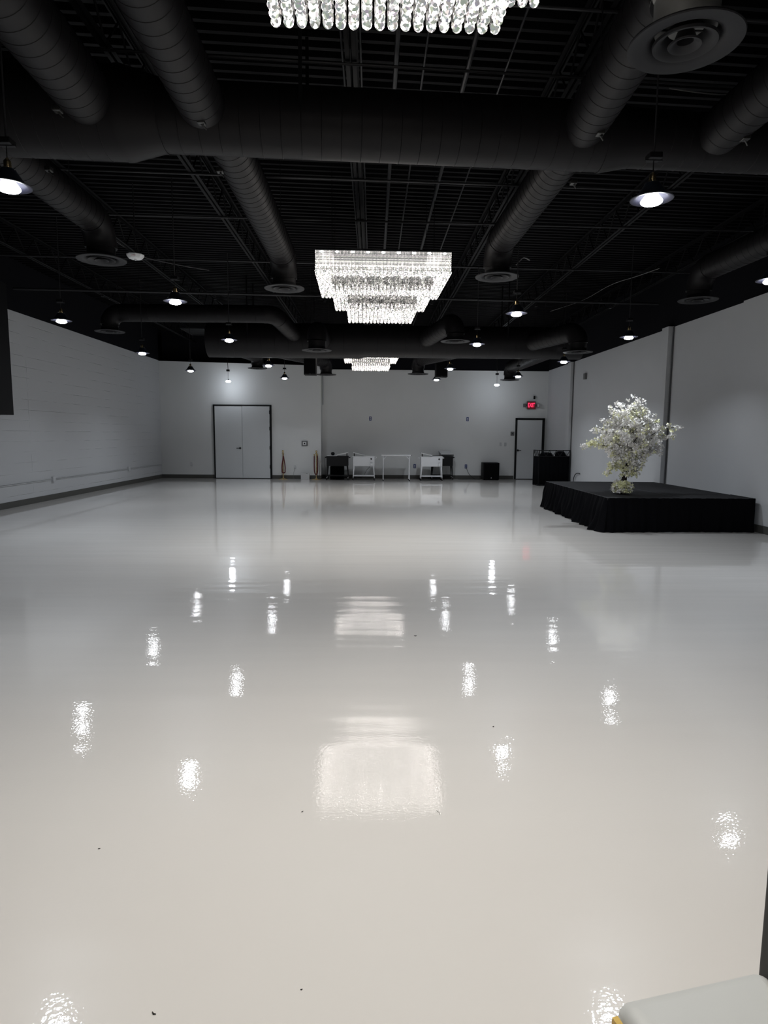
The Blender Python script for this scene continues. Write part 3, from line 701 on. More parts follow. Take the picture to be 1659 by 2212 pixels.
# ------------------------------------------------------------------ things on the back wall
def plate(name, x, y, z, w, h, m, lab, cat, group=None, inner=None, t=.012):
    o = thing(name, lab, cat, (x, y, z-h/2), group)
    MB().bbox((x-w/2, y-t, z-h/2), (x+w/2, y, z+h/2), .003).build('cover_plate', m, o)
    if inner: 
        for dz in ((-.022*h/.12, .022*h/.12) if inner == 'duplex' else (0,)):
            MB().bbox((x-.018, y-t-.004, z+dz-.015), (x+.018, y-t, z+dz+.015), .002).build('socket_face', 'whiteplastic' if inner == 'duplex' else 'black', o)
    return o
GO = 'blue outlets on the back wall'
yW = 22.58
plate('power_outlet', -.10, yW, 2.09, .085, .14, 'blue', 'blue outlet high on the back wall above the open white cooler', 'outlet', GO, 'duplex')
plate('power_outlet', 3.30, yW, 2.09, .085, .14, 'blue', 'blue outlet high on the back wall above the subwoofer side', 'outlet', GO, 'duplex')
plate('power_outlet', 1.47, yW, .44, .085, .14, 'blue', 'blue outlet low on the back wall right beside the folding table', 'outlet', GO, 'duplex')
plate('power_outlet', 3.28, yW, .44, .085, .14, 'blue', 'blue outlet low on the back wall with a black cord, left of the subwoofer', 'outlet', GO, 'duplex')
plate('wall_control', 4.89, yW, 1.60, .13, .14, 'greyplastic', 'small grey keypad box on the wall left of the single door', 'control', None, 'dot')
plate('light_switch', 4.65, yW, 1.23, .08, .12, 'wall', 'wall-coloured switch plate between subwoofer and single door, right of its twin', 'switch', 'switch plates by the single door')
plate('light_switch', 4.48, yW, 1.23, .07, .12, 'wall', 'wall-coloured switch plate between subwoofer and single door, left of its twin', 'switch', 'switch plates by the single door')
plate('power_outlet', -2.68, 22.10, .40, .075, .12, 'wall', 'pale outlet low on the wall between the two rope posts', 'outlet', None, 'duplex')
plate('power_outlet', -6.25, 22.17, .48, .075, .12, 'wall', 'pale outlet low on the wall left of the double door', 'outlet', None, 'duplex')
o = thing('wall_control', 'grey square control box with dark knob on the wall between the rope posts', 'control', (-2.34, 22.09, 1.15))
MB().bbox((-2.44, 22.05, 1.13), (-2.24, 22.10, 1.30), .006).build('cover_plate', 'greyplastic', o)
MB().bbox((-2.40, 22.04, 1.16), (-2.28, 22.052, 1.27), .004).build('panel_face', 'whiteplastic', o)
MB().cyl((-2.34, 22.02, 1.215), (-2.34, 22.045, 1.215), .025, 14).build('knob', 'black', o)
plate('wall_sensor', -6.1+12.2-.006, 18.73, 3.24, .0001, .0001, 'wall', 'x', 'x') if False else None
o = MB().bbox((RX(18.73)-.07, 18.66, 3.16), (RX(18.73), 18.80, 3.33), .006).build('wall_sensor', 'greyplastic', origin=(RX(18.73), 18.73, 3.16)); tag(o, 'small grey box high on the right wall beyond the far pilaster', 'sensor')
o = tag(MB().cyl((-1.735, 22.53, 2.55), (-1.735, 22.53, 4.6), .018, 8).build('wall_pipe', 'wall', origin=(-1.735, 22.53, 2.55), smooth=True), 'thin painted pipe running down the corner step of the back wall', 'pipe')
# exit sign
o = thing('exit_sign', 'lit red exit sign with two small lamp heads above the single door', 'sign', (5.5, 22.5, 2.43))
MB().bbox((5.36, 22.52, 2.445), (5.66, 22.575, 2.725), .008).build('sign_housing', 'greyplastic', o)
MB().box((5.375, 22.515, 2.46), (5.645, 22.521, 2.71)).build('sign_face', 'exitpanel', o)
text_mesh('EXIT', .155, 'exitred', 'lettering', o, (5.51, 22.512, 2.585), (PI/2, 0, 0), .002).scale = (.78, 1.35, 1)
for sx in (-1, 1):
    b = MB(); cx = 5.51+sx*.235
    b.bbox((cx-.05, 22.47, 2.52), (cx+.05, 22.55, 2.64), .01); b.cyl((cx, 22.53, 2.58), (5.51+sx*.14, 22.55, 2.58), .014, 8); h_ = b.build('lamp_head', 'greyplastic', o)
    MB().box((cx-.035, 22.462, 2.535), (cx+.035, 22.471, 2.625)).build('lens', 'whiteplastic' if sx > 0 else 'greyplastic', h_)
o = tag(MB().bbox((5.585, 22.50, 2.80), (5.635, 22.58, 2.91), .01).build('wall_camera', 'black', origin=(5.61, 22.55, 2.80)), 'tiny black device on the wall right above the exit sign', 'sensor')

# ------------------------------------------------------------------ rope posts
def stanchion(x, y, lab, crossed):
    o = thing('rope_post', lab, 'post', (x, y, 0), 'brass rope posts')
    MB().lathe([(.001, 0), (.155, 0), (.158, .008), (.15, .016), (.06, .03), (.028, .045), (.024, .06), (.001, .06)], (x, y, 0), 36).build('base', 'brass', o, smooth=True)
    MB().lathe([(.022, .05), (.022, .86), (.03, .865), (.032, .90), (.024, .905), (.012, .915), (.012, .93), (.001, .93)], (x, y, 0), 20).build('pole', 'brass', o, smooth=True)
    b = MB(); b.ball((x, y, .955), .036, 18, 12); b.build('ball_finial', 'brass', o, smooth=True)
    b = MB(); b.lathe([(.024, .875), (.042, .875), (.042, .888), (.024, .888)], (x, y, 0), 20, close=True); b.build('rope_ring', 'brass', o, smooth=True)
    # rope folded in a long loop
    pts = []
    w = .055 if crossed else .075; cx = x + (.02 if crossed else 0)
    for k in range(41):
        t = k/40
        if crossed:
            u = 2*t-1; zz = .80 - .58*(1-abs(u)**1.8) ; ww = math.sin(PI*abs(u)**.9*1.0)
            xx = cx + (1 if u > 0 else -1)*w*math.sin(min(1, (1-abs(u))*1.6)*PI*.62)*(1 if abs(u) < .8 else 1)
            if abs(u) < .12: xx = cx + u/.12*w*.75
            pts.append((xx, y-.05, zz))
        else:
            u = 2*t-1; zz = .80 - .62*(1-abs(u)**3.2); xx = cx + u*w*(1.25 if abs(u) < .6 else 1.25-(abs(u)-.6)*1.2)
            pts.append((xx-.01, y-.035 if u > 0 else y-.028, zz))
    r_ = MB().tube(pts, .018, 10).build('velvet_rope', 'velvet', o, smooth=True)
    for p in (pts[0], pts[-1]):
        MB().cyl(p, (p[0], p[1]+.01, .865), .019, 10).build('rope_end', 'brass', r_, smooth=True)
stanchion(-3.06, 21.9, 'gold rope post with a twisted dark red rope, right of the double door', True)
stanchion(-1.92, 21.8, 'gold rope post with an open looped dark red rope, at the wall corner', False)
o = thing('white_box', 'small white box standing on the floor between the rope posts', 'box', (-2.32, 21.85, 0))
MB().bbox((-2.45, 21.80, .0), (-2.16, 21.96, .205), .006).build('box_body', 'dullwhite', o)
MB().box((-2.27, 21.797, .19), (-2.22, 21.81, .207)).build('hand_hole', 'greyplastic', o)

# ------------------------------------------------------------------ coolers
def cooler(x0, y, m, lab, lid, mirror=False, lens=False):
    """rolling patio cooler: tub, splayed legs, shelf, casters, handles, lids"""
    W = .76; D = .42; o = thing('rolling_cooler', lab, 'cooler', (x0+W/2, y, 0), 'rolling drink coolers')
    X = lambda u: (x0+W-u) if mirror else (x0+u)
    def bx(mb, u0, u1, ya, yb, za, zb, r=.006):
        a_, b_ = sorted((X(u0), X(u1))); mb.bbox((a_, ya, za), (b_, yb, zb), r); return mb
    bx(MB(), .02, W-.02, y-D/2, y+D/2, .475, .80, .012).build('tub', m, o, smooth=True)
    bx(MB(), .0, W, y-D/2-.012, y+D/2+.012, .785, .81, .006).build('rim', m, o)
    for u, sx in ((.03, 1), (W-.03, -1)):
        for sy in (-1, 1):
            yy = y+sy*(D/2-.03); v = []
            for (z, w, off) in ((.10, .022, -.02), (.48, .042, .0)):
                c = u+off*sx+w*sx*.5
                for (du, dy) in ((-w/2, -w/2), (w/2, -w/2), (w/2, w/2), (-w/2, w/2)): v.append((X(c+du), yy+dy+sy*(.01 if z < .2 else 0), z))
            MB().add(v, [(3,2,1,0),(4,5,6,7),(0,1,5,4),(1,2,6,5),(2,3,7,6),(3,0,4,7)]).build('leg', m, o)
            cxx = X(u-.02*sx+.012*sx); c = MB(); c.lathe([(.012,-.011),(.034,-.011),(.036,-.006),(.036,.006),(.034,.011),(.012,.011)], (cxx, yy+sy*.01, .037), 18, M4=Matrix.Rotation(PI/2, 4, 'Y') @ Matrix.Rotation(.5, 4, 'X'))
            c = c.build('caster', 'blackplastic', o, smooth=True)
            b = MB(); b.bbox((cxx-.016, yy+sy*.01-.016, .074), (cxx+.016, yy+sy*.01+.016, .10), .003); b.cyl((cxx-.014, yy+sy*.01, .04), (cxx+.014, yy+sy*.01, .04), .015, 10); b.build('caster_fork', 'chrome', c)
    bx(MB(), .03, W-.03, y-D/2+.03, y+D/2-.03, .135, .165, .004).build('shelf', m, o)
    for u, sg in ((0.0, -1), (W, 1)):
        b = MB(); p = X(u); s_ = sg*(-1 if mirror else 1)
        b.tube([(p-s_*.01, y-.09, .745), (p+s_*.040, y-.085, .765), (p+s_*.044, y, .765), (p+s_*.040, y+.085, .765), (p-s_*.01, y+.09, .745)], .013, 8)
        b.build('handle', m, o, smooth=True)
    lm = 'lidwhite'
    if lid == 'tilt':      # one half lid propped open, seen edge on
        a0 = Vector((X(.02), 0, .915)); a1 = Vector((X(.40), 0, .835)); n = Vector((0, 0, .022))
        v = [(a0.x, y-D/2, a0.z), (a1.x, y-D/2, a1.z), (a1.x, y+D/2, a1.z), (a0.x, y+D/2, a0.z)]; v += [(p[0], p[1], p[2]+.026) for p in v]
        l_ = MB().add(v, [(3,2,1,0),(4,5,6,7),(0,1,5,4),(1,2,6,5),(2,3,7,6),(3,0,4,7)]).build('lid', lm, o)
        MB().bbox(tuple(sorted((X(.045), X(.075)))[:1])+(y-D/2+.01, .81), tuple(sorted((X(.045), X(.075)))[1:])+(y-D/2+.04, .905), .003).build('lid_support', 'black', l_)
        bx(MB(), .40, .74, y-D/2+.01, y+D/2-.01, .806, .822, .004).build('lid', lm if lens else m, o)
    else:                  # half lid standing towards the viewer
        v = [(x0+.34, y-.19, .835), (x0+.76, y-.19, .835), (x0+.70, y+.19, .955), (x0+.28, y+.19, .955)]; v += [(p[0], p[1], p[2]+.03) for p in v]
        l_ = MB().add(v, [(3,2,1,0),(4,5,6,7),(0,1,5,4),(1,2,6,5),(2,3,7,6),(3,0,4,7)]).build('lid', lm, o)
        MB().bbox((x0+.34, y-.205, .832), (x0+.765, y-.185, .868), .004).build('lid_rim', 'black', l_)
        bx(MB(), .02, .3, y-D/2+.01, y+D/2-.01, .806, .822, .004).build('lid', m, o)
    yf = y-D/2
    if m == 'white':
        b = MB(); b.cyl((X(.63) if not mirror else X(.12), yf-.004, .725), (X(.63) if not mirror else X(.12), yf+.002, .725), .03, 20); bo = b.build('bottle_opener', 'black', o)
        q = X(.63) if not mirror else X(.12)
        MB().box((q-.012, yf-.008, .715), (q+.012, yf-.003, .735)).build('opener_hook', 'chrome', bo)
        MB().bbox((q-.03, yf-.06, .50), (q+.045, yf-.002, .575), .006).build('cap_catcher', 'white', o)
        text_mesh('BOTTLE', .022, 'greyplastic', 'lettering', o, (q, yf-.003, .60), (PI/2, 0, 0), .001)
    return o
cooler(-1.575, 21.75, 'black', 'black rolling cooler with a tilted white lid, next to the wall corner', 'tilt', mirror=True, lens=True)
cooler(-.688, 21.75, 'white', 'white rolling cooler with tilted lid, left of the folding table', 'tilt')
cooler(1.595, 21.75, 'white', 'white rolling cooler with tilted lid, right of the folding table', 'tilt')
cooler(2.02, 22.32, 'black', 'black rolling cooler half hidden behind the right white cooler', 'front')
o = tag(MB().bbox((-1.47, 22.0, .03), (-1.00, 22.42, .47), .012).build('subwoofer', 'grille', origin=(-1.23, 22.2, .03), smooth=True), 'black subwoofer box standing beneath and behind the black cooler', 'loudspeaker', 'subwoofers')
o.location.z -= .028
b = MB(); b.lathe([(.001, .115), (.04, .108), (.06, .085), (.066, .05), (.05, .02), (.035, 0), (.001, 0)], (-1.36, 21.78, .826), 20)
tag(b.build('round_speaker', 'blackplastic', origin=(-1.36, 21.78, .826), smooth=True), 'small round black gadget lying on top of the black cooler', 'gadget')
# folding table
o = thing('folding_table', 'narrow white folding table with slim legs between the white coolers', 'table', (.79, 21.7, 0))
MB().bbox((.28, 21.42, .835), (1.28, 22.0, .87), .01).build('table_top', 'white', o, smooth=True)
for x, sx in ((.345, 1), (1.225, -1)):
    for y in (21.47, 21.95):
        l_ = MB().cyl((x, y, .02), (x, y, .84), .014, 10).build('leg', 'white', o, smooth=True)
        MB().cyl((x, y, .0), (x, y, .035), .019, 10).build('foot_cap', 'black', l_)
        MB().cyl((x, y, .70), (x+sx*.12, y, .835), .009, 8).build('brace', 'white', o, smooth=True)
    MB().cyl((x, 21.47, .22), (x, 21.95, .22), .009, 8).build('crossbar', 'white', o, smooth=True)
MB().bbox((1.275, 21.43, .842), (1.30, 21.47, .864), .004).build('end_cap', 'black', o)
# subwoofer
o = thing('subwoofer', 'tall black subwoofer box on the floor left of the single door', 'loudspeaker', (4.08, 22.25, 0), 'subwoofers')
MB().bbox((3.80, 22.02, .012), (4.36, 22.5, .60), .02).build('cabinet', 'blackplastic', o, smooth=True)
MB().bbox((3.83, 22.005, .03), (4.335, 22.022, .58), .006).build('grille', 'grille', o)
MB().bbox((4.065, 21.998, .06), (4.095, 22.006, .10), .002).build('badge', 'chrome', o)
for x in (3.85, 4.31):
    for y in (22.07, 22.45): MB().cyl((x, y, 0), (x, y, .014), .02, 10).build('foot', 'black', o)
cable('electric_cable', [(3.28, 22.555, .42), (3.30, 22.50, .36), (3.36, 22.50, .22), (3.46, 22.48, .10), (3.55, 22.45, .03), (3.62, 22.40, .008), (3.70, 22.3, .008), (3.775, 22.35, .012)], .007, 'black', 'black cord hanging from the low blue outlet towards the subwoofer', 'cord')
cable('electric_cable', [(3.0, 22.40, .006), (3.2, 22.36, .008), (3.4, 22.42, .007), (3.62, 22.34, .008), (3.73, 22.42, .007)], .008, 'black', 'black cord lying on the floor along the baseboard left of the subwoofer', 'cord')
cable('electric_cable', [(-.10, 21.60, .465), (-.14, 21.62, .42), (-.22, 21.72, .33), (-.27, 21.9, .22), (-.35, 22.2, .10), (-.45, 22.48, .02)], .006, 'black', 'black cord hanging out below the left white cooler', 'cord')
cable('electric_cable', [(-2.68, 22.075, .38), (-2.70, 22.06, .30), (-2.73, 22.05, .15), (-2.72, 22.03, .02), (-2.55, 22.0, .007), (-2.47, 21.98, .007)], .004, 'greyplastic', 'thin grey cord hanging from the pale outlet between the rope posts', 'cord')
cable('electric_cable', [(-1.68, 22.5, .02), (-1.66, 22.3, .3), (-1.67, 22.1, .6), (-1.64, 21.95, .73), (-1.60, 21.9, .75)], .006, 'black', 'black cord rising from the floor to the handle of the black cooler', 'cord')
pts = [(-1.62+.11*math.cos(a*1.9)*(1-.02*a), 22.28+.09*math.sin(a*1.9), .012+.006*a) for a in range(12)]
cable('tangled_cable', pts, .010, 'black', 'tangle of black cord on the floor in the wall corner', 'cord')
pts = [(RX(18.9)-.05, 19.36, .02), (RX(18.9)-.05, 19.35, .22), (RX(18.9)-.05, 19.24, .36), (RX(18.9)-.04, 19.08, .42), (RX(18.9)-.03, 18.92, .43), (RX(18.9)-.016, 18.87, .42)]
cable('electric_cable', pts, .012, 'black', 'short curved black cord plugged into the right wall beyond the stage', 'cord')

# ------------------------------------------------------------------ DJ facade with truss top
o = thing('facade_booth', 'black cloth booth with open truss top standing before the single door', 'booth', (5.6, 19.7, 0))
yf = 19.60
def truss_panel(p, q, parent, wide):
    P = Vector((p[0], p[1], 0)); Q = Vector((q[0], q[1], 0)); d_ = (Q-P).normalized(); L = (Q-P).length
    fr = MB()
    for z in (.905, 1.09): fr.cyl(P+Vector((0,0,z)), Q+Vector((0,0,z)), .013, 8)
    for A in (P, Q): fr.cyl(A+Vector((0,0,.02)), A+Vector((0,0,1.10)), .014, 8)
    fr.cyl(P+Vector((0,0,.03)), Q+Vector((0,0,.03)), .013, 8)
    fr.build('truss_frame', 'black', parent, smooth=True)
    w = MB(); n = max(3, int(round(L/(.07 if not wide else .115)))); 
    for i in range(n):
        a_ = P+d_*(L*i/n); b_ = P+d_*(L*(i+1)/n); z0, z1 = (.91, 1.085) if i % 2 == 0 else (1.085, .91)
        w.cyl(a_+Vector((0,0,z0)), b_+Vector((0,0,z1)), .009, 6)
    w.build('truss_web', 'black', parent, smooth=True)
    # cloth
    vs = []; fs = []; N = max(8, int(L/.02)); nrm = Vector((d_.y, -d_.x, 0))
    for i in range(N+1):
        off = .006*math.sin(i*.9)+.003*math.sin(i*2.3)
        for z in (.0, .45, .90): vs.append(P+d_*(L*i/N)+nrm*(off+(.006 if z < .1 else 0))+Vector((0,0,z+.004)))
    for i in range(N):
        for k in range(2): fs.append((i*3+k, (i+1)*3+k, (i+1)*3+k+1, i*3+k+1))
    c = MB().add(vs, fs).build('cloth_panel', 'cloth', parent, smooth=True)
    m_ = c.modifiers.new('thick', 'SOLIDIFY'); m_.thickness = .006
truss_panel((5.01, 19.95), (5.09, yf), o, False)
truss_panel((5.09, yf), (6.07, 19.72), o, True)
MB().bbox((5.12, 19.78, .82), (6.05, 20.3, .86), .006).build('shelf', 'blackplastic', o)
def bag(x, y, z, w, h, d_, lab):
    vs = []; fs = []; n = 24; R_ = 9
    for j in range(R_+1):
        t = j/R_; zz = h*math.sin(t*PI/2); s = math.cos(t*PI/2)**.55
        for k in range(n):
            a = 2*PI*k/n; f = 1+.09*noise.noise(Vector((math.cos(a)*2+x, math.sin(a)*2, t*3)))
            vs.append((x+w/2*s*f*math.cos(a), y+d_/2*s*f*math.sin(a), z+zz))
    for j in range(R_):
        for k in range(n): fs.append((j*n+k, j*n+(k+1) % n, (j+1)*n+(k+1) % n, (j+1)*n+k))
    fs.append(tuple(reversed(range(n))))
    b = MB().add(vs, fs).build('covered_gear', 'cloth', origin=(x, y, z), smooth=True); tag(b, lab, 'gear', 'black gear on the booth')
bag(5.42, 20.02, .861, .44, .16, .42, 'left rounded heap of black gear inside the truss top of the booth')
bag(5.86, 20.02, .861, .34, .20, .42, 'right taller heap of black gear inside the truss top of the booth')

# ------------------------------------------------------------------ stage
sx0, sx1, sy0, sy1, sz = 3.755, 6.12, 10.14, 13.80, .55
st = thing('stage', 'low black stage with gathered black skirt against the right wall', 'stage', ((sx0+sx1)/2, (sy0+sy1)/2, 0))
MB().bbox((sx0, sy0, sz-.06), (sx1, sy1, sz), .008).build('stage_deck', 'stagetop', st)
tr = MB(); tr.cyl((sx0-.002, sy0-.002, sz-.004), (sx0-.002, sy1, sz-.004), .006, 6); tr.cyl((sx0-.002, sy0-.002, sz-.004), (sx1, sy0-.002, sz-.004), .006, 6); tr.build('edge_trim', 'pipe', st)
for x in (sx0+.2, (sx0+sx1)/2, sx1-.1):
    for y in (sy0+.2, sy1-.2): MB().cyl((x, y, 0), (x, y, sz-.06), .03, 10).build('leg', 'steel', st)
# seam line between decks
MB().box(((sx0+sx1)/2-.004, sy0+.01, sz+.0005), ((sx0+sx1)/2+.004, sy1-.01, sz+.0015)).build('deck_seam', 'pipe', st)
peri = []
def seg_pts(a_, b_, n):
    return [(a_[0]+(b_[0]-a_[0])*i/n, a_[1]+(b_[1]-a_[1])*i/n) for i in range(n)]
R_ = .035
path = []
A0 = (sx1-.02, sy1); 
path += [(p, (0, 1)) for p in seg_pts((sx1-.02, sy1), (sx0+R_, sy1), 60)]
for k in range(8): t = PI/2+PI/2*k/8; path.append(((sx0+R_+R_*math.cos(t), sy1-R_+R_*math.sin(t)), (math.cos(t), math.sin(t))))
path += [(p, (-1, 0)) for p in seg_pts((sx0, sy1-R_), (sx0, sy0+R_), 240)]
for k in range(10): t = PI+PI/2*k/10; path.append(((sx0+R_+R_*math.cos(t), sy0+R_+R_*math.sin(t)), (math.cos(t), math.sin(t))))
path += [(p, (0, -1)) for p in seg_pts((sx0+R_, sy0), (sx1+.01, sy0), 170)]
for k in range(5): t = 1.5*PI+PI/2*k/5; path.append(((sx1+.01+.03*math.cos(t), sy0+.03+.03*math.sin(t)), (math.cos(t), math.sin(t))))
path += [(p, (1, 0)) for p in seg_pts((sx1+.04, sy0+.03), (sx1+.04, sy0+.8), 20)]
vs = []; fs = []; K = 9
for i, ((px, py), (nx, ny)) in enumerate(path):
    u = i*.16
    left = 1.0 if nx < -.5 else 0.0
    corner = math.exp(-((px-sx0)**2+(py-sy0)**2)/.5)
    for k in range(K+1):
        t = k/K
        pl_ = (math.sin(u*3.1)*.5+math.sin(u*1.7+1)*.4+math.sin(u*5.3)*.25)
        amp = .010+.020*t*(1.1 if left else .6)
        bulge = t*((.10+.05*noise.noise(Vector((u*.35, 0, 3)))) if left else .025) + corner*.07*t
        wr = .05*noise.noise(Vector((u*.55, t*2.0, 1.3)))*t*(1.6 if left else .6)
        o_ = .008+pl_*amp+bulge+wr
        o_ = max(o_, .004)
        if nx > .5: o_ = .005
        vs.append((px+nx*o_, py+ny*o_, (sz-.006)*(1-t)+.004+(.012*abs(noise.noise(Vector((u, 5, 0)))) if t > .99 else 0)))
for i in range(len(path)-1):
    for k in range(K): fs.append((i*(K+1)+k, (i+1)*(K+1)+k, (i+1)*(K+1)+k+1, i*(K+1)+k+1))
sk_ = MB().add(vs, fs).build('skirt', 'cloth', st, smooth=True)

# ------------------------------------------------------------------ blossom tree
random.seed(21)
TX, TY, TZ = 4.27, 10.83, sz
tree = thing('blossom_tree', 'artificial tree full of white blossoms standing on the black stage', 'tree', (TX, TY, TZ))
def P3(px, pz, dy=0): return Vector((TX+px, TY+dy, TZ+pz))
tp = [P3(0,0), P3(-.01,.12), P3(.01,.25), P3(.02,.42), P3(.06,.60), P3(.07,.72), P3(.05,.85), P3(.04,1.0)]
tk = MB(); tk.tube(tp, [.05,.046,.045,.04,.05,.075,.05,.03], 12); tk.build('trunk', 'bark', tree, smooth=True)
bm_ = MB(); tips = []
def limb(pts, r0, dens, spread, cream):
    P = [Vector(p) for p in pts]; out = []
    for i in range(len(P)-1):
        p0 = P[max(i-1,0)]; p1 = P[i]; p2 = P[i+1]; p3 = P[min(i+2, len(P)-1)]
        for k in range(5):
            t = k/5; out.append(.5*((2*p1)+(p2-p0)*t+(2*p0-5*p1+4*p2-p3)*t*t+(3*p1-p0-3*p2+p3)*t**3))
    out.append(P[-1]); n = len(out)
    bm_.tube(out, [max(.004, r0*(1-i/n)) for i in range(n)], 6)
    for i in range(n):
        t = i/(n-1)
        if t < .22: continue
        for _ in range(dens):
            q = out[i]+Vector((random.gauss(0, spread), random.gauss(0, spread), random.gauss(0, spread*.9)))
            tips.append((q, cream))
def auto(base, tip, r0=.016, dens=3, spread=.042, cream=0.2, sag=.0):
    base = Vector(base); tip = Vector(tip); mid = base.lerp(tip, .5)+Vector((random.uniform(-.04,.04), random.uniform(-.04,.04), random.uniform(0,.08)+sag))
    limb([base, mid, tip], r0, dens, spread, cream)
J = P3(.06, .72); J2 = P3(.05, .95)
# the marked limbs (offsets from the trunk foot: across, up, depth)
auto(J, P3(-.62, .84, -.05), .014, 3, .032, .85, -.02); auto(P3(-.45, .86), P3(-.74, .80, -.05), .006, 2, .018, .7)
auto(J, P3(-.48, 1.12, .0), .014, 4, .05, .5); auto(J, P3(-.34, 1.02, -.15), .014, 5, .05, .25)
auto(J, P3(.60, 1.02, .05), .015, 3, .042, .35); auto(P3(.40,.98), P3(.90, 1.13, .05), .008, 2, .035, .3); auto(P3(.40,.95), P3(.83, .98, .05), .008, 2, .032, .25)
auto(J, P3(.60, .80, .0), .012, 3, .045, .05); auto(J, P3(.62, .72, .1), .010, 2, .05, .05)
auto(P3(.02,.38), P3(-.24, .47, -.1), .010, 4, .032, .95, .06); auto(P3(-.12,.5,-.05), P3(-.32, .36, -.1), .008, 3, .026, .95, .03)
auto(P3(.03,.35), P3(.30, .50, .05), .008, 3, .05, .15)
for (a_, b_, c_) in ((-.22, 1.38, 0), (-.12, 1.48, .1), (.02, 1.42, -.1), (.10, 1.50, 0), (.19, 1.56, .05), (.30, 1.40, 0), (.38, 1.36, .1), (.50, 1.20, 0), (-.22, 1.2, -.1),
                     (-.30, 1.22, .1), (.42, 1.12, -.15), (.28, 1.25, -.2), (.12, 1.3, .25), (-.05, 1.25, .3), (.0, 1.2, -.3), (.15, 1.05, -.32), (-.15, 1.02, -.3), (.35, .95, -.25), (-.3, .92, .25), (.3, 1.0, .3)):
    auto(J2 if b_ > 1.1 else J, P3(a_, b_, c_), .013, 5, .058, .22)
for (a_, b_, c_) in ((-.30, .72, -.1), (-.22, .62, -.12), (.30, .68, -.15), (.40, .75, .1), (.25, .55, -.1), (-.12, .62, .2), (-.38, .80, .1), (-.34, .90, -.2), (.1, .78, -.3), (.22, .85, -.3)):
    auto(J, P3(a_, b_, c_), .010, 4, .05, .25)
for k in range(10):    # blossoms climbing the lower trunk and a ring at its foot
    a = k*.63; z = .27+k*.04
    auto(P3(0, z), P3(.10*math.cos(a)+(.05 if z > .3 else 0), z+.10, .10*math.sin(a)-.03), .006, 4, .030, .75)
for k in range(12):
    a = k*.55; limb([P3(.04*math.cos(a), .16, .04*math.sin(a)), P3(.08*math.cos(a)-.02, .14, .08*math.sin(a)), P3(.11*math.cos(a)-.02, .055, .11*math.sin(a))], .005, 3, .032, .8)
for z in (.36, .44, .52):
    for _ in range(22): tips.append((P3(.07+random.gauss(0, .08), z+random.gauss(0, .03), random.gauss(0, .07)), .6))
bm_.build('branches', 'twig', tree, smooth=True)
def flower(mb, c, s):
    ax = Vector((random.gauss(0,1), random.gauss(0,1)-.6, random.gauss(0,1)+.5)).normalized()
    q = Vector((0,0,1)).rotation_difference(ax).to_matrix().to_4x4(); q = Matrix.Translation(c) @ q @ Matrix.Rotation(random.uniform(0, 6), 4, 'Z')
    for k in range(5):
        a = 2*PI*k/5; ca, sa = math.cos(a), math.sin(a)
        def L(r, w, z): return q @ Vector((ca*r-sa*w, sa*r+ca*w, z))
        mb.add([L(.0,0,0), L(s*.55,-s*.38,s*.22), L(s*1.0,-s*.20,s*.38), L(s*1.0,s*.20,s*.38), L(s*.55,s*.38,s*.22)], [(0,1,2,3,4)])
wf, cf, lfm = MB(), MB(), MB()
for (q, c) in tips:
    if q.z < TZ+.02: q.z = TZ+.02+random.random()*.03
    mb_ = cf if random.random() < c*.75 else wf
    for _ in range(11):
        v_ = Vector((random.gauss(0,1), random.gauss(0,1), random.gauss(0,1))).normalized()*random.uniform(.012, .048)
        p_ = q+v_
        if p_.z < TZ+.03: p_.z = TZ+.03+random.random()*.02
        flower(mb_, p_, random.uniform(.012, .019))
for i in range(0, len(tips), 14):
    q, c = tips[i]
    if random.random() < c+.15:
        d_ = Vector((random.gauss(0,1), random.gauss(0,1), random.gauss(0,1))).normalized()*.035; e = d_.cross(Vector((0,0,1))).normalized()*.010
        lfm.add([q, q+d_*.5+e, q+d_, q+d_*.5-e], [(0,1,2,3)])
wf.build('white_blossoms', 'petal', tree, kind='stuff'); cf.build('cream_blossoms', 'cream', tree, kind='stuff'); lfm.build('leaves', 'leaf', tree, kind='stuff')

# ------------------------------------------------------------------ bench at the lower right
o = thing('bench', 'pale grey cushioned bench with gold frame at the bottom right corner', 'bench', (.62, .85, 0))
ang = math.radians(12.5); RB = Matrix.Translation((.462, 1.100, 0)) @ Matrix.Rotation(ang, 4, 'Z')
MB().bbox((0, -.62, .385), (.345, 0, .455), .033, M4=RB, seg=5).build('seat_cushion', 'cushion', o, smooth=True)
fr = MB(); fr.box((-.014, -.60, .335), (.006, -.02, .390), RB); fr.box((-.006, -.026, .345), (.40, -.014, .385), RB); fr.box((-.006, -.61, .345), (.40, -.598, .385), RB)
fr.box((-.004, -.6, .375), (.345, -.02, .388), RB); fr.box((-.016, -.60, .30), (-.004, -.028, .442), RB)
fr.build('frame', 'gold', o)
for (x, y) in ((-.018, -.045), (-.018, -.61), (.36, -.045), (.36, -.61)):
    MB().box((x, y, 0), (x+.03, y+.03, .40), RB).build('leg', 'gold', o)
MB().bbox((.330, -.60, .30), (.43, -.005, .98), .008, M4=RB, seg=4).build('backrest', 'backpad', o, smooth=True)

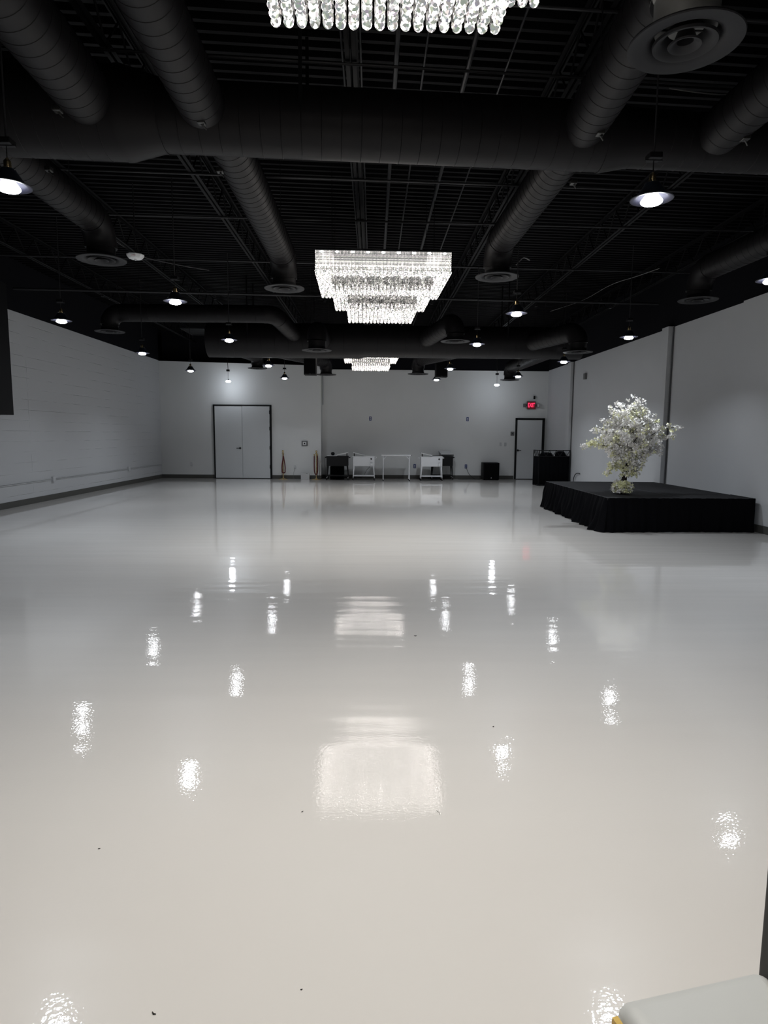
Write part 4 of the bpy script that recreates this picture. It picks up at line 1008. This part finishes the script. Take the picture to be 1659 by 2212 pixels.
# ------------------------------------------------------------------ specks on the floor
def speck(x, y, l, a, r, lab):
    d_ = Vector((math.cos(a), math.sin(a), 0))*l/2; c = Vector((x, y, r))
    b = MB().tube([c-d_, c+Vector((d_.y*.4, -d_.x*.4, 0)), c+d_], [r*.6, r, r*.4], 6).build('floor_scrap', 'scrap', origin=(x, y, 0), smooth=True)
    tag(b, lab, 'scrap', 'scraps on the white floor')
speck(-.57, 1.53, .014, -.5, .0020, 'dark curled scrap on the floor near the bottom edge, left of centre')
speck(-.19, 1.60, .006, .3, .0016, 'tiny dark crumb on the floor near the bottom edge, below the chandelier reflection')
speck(.27, 2.43, .030, 1.9, .0009, 'thin dark hair on the floor under the right side of the chandelier reflection')
speck(-.28, 2.44, .010, .8, .0018, 'tiny dark crumb on the floor under the left side of the chandelier reflection')
speck(.33, 4.73, .022, .1, .0028, 'dark crumb on the floor just right of the far chandelier reflection')
speck(.64, 3.20, .010, .5, .0025, 'tiny dark crumb on the floor between the two nearest inner right lamp reflections')
speck(-1.0, 2.21, .008, .2, .0018, 'tiny dark crumb on the floor below the left lamp reflection')

# ------------------------------------------------------------------ world, camera, view
w = bpy.data.worlds.new('world'); scn.world = w; w.use_nodes = True
w.node_tree.nodes['Background'].inputs['Color'].default_value = (0, 0, 0, 1)
w.node_tree.nodes['Background'].inputs['Strength'].default_value = 0.0
cam = bpy.data.cameras.new('camera'); co = bpy.data.objects.new('camera', cam); col.objects.link(co)
cam.sensor_fit = 'HORIZONTAL'; cam.sensor_width = 36; cam.lens = 36*1383.4/1659; cam.clip_start = .05; cam.clip_end = 100
yaw, pit, rol = math.radians(1.016), math.radians(6.849), math.radians(.412)
F = Vector((math.sin(yaw)*math.cos(pit), math.cos(yaw)*math.cos(pit), -math.sin(pit))); Rr = Vector((math.cos(yaw), -math.sin(yaw), 0)); U = Rr.cross(F)
cr, sr = math.cos(rol), math.sin(rol); R2 = Rr*cr+U*sr; U2 = U*cr-Rr*sr
co.matrix_world = Matrix(((R2.x, U2.x, -F.x, 0), (R2.y, U2.y, -F.y, 0), (R2.z, U2.z, -F.z, 1.52), (0, 0, 0, 1)))
scn.camera = co
scn.view_settings.view_transform = 'Standard'; scn.view_settings.look = 'None'
scn.view_settings.exposure = 0.0; scn.view_settings.gamma = 1.0; scn.view_settings.use_curve_mapping = False
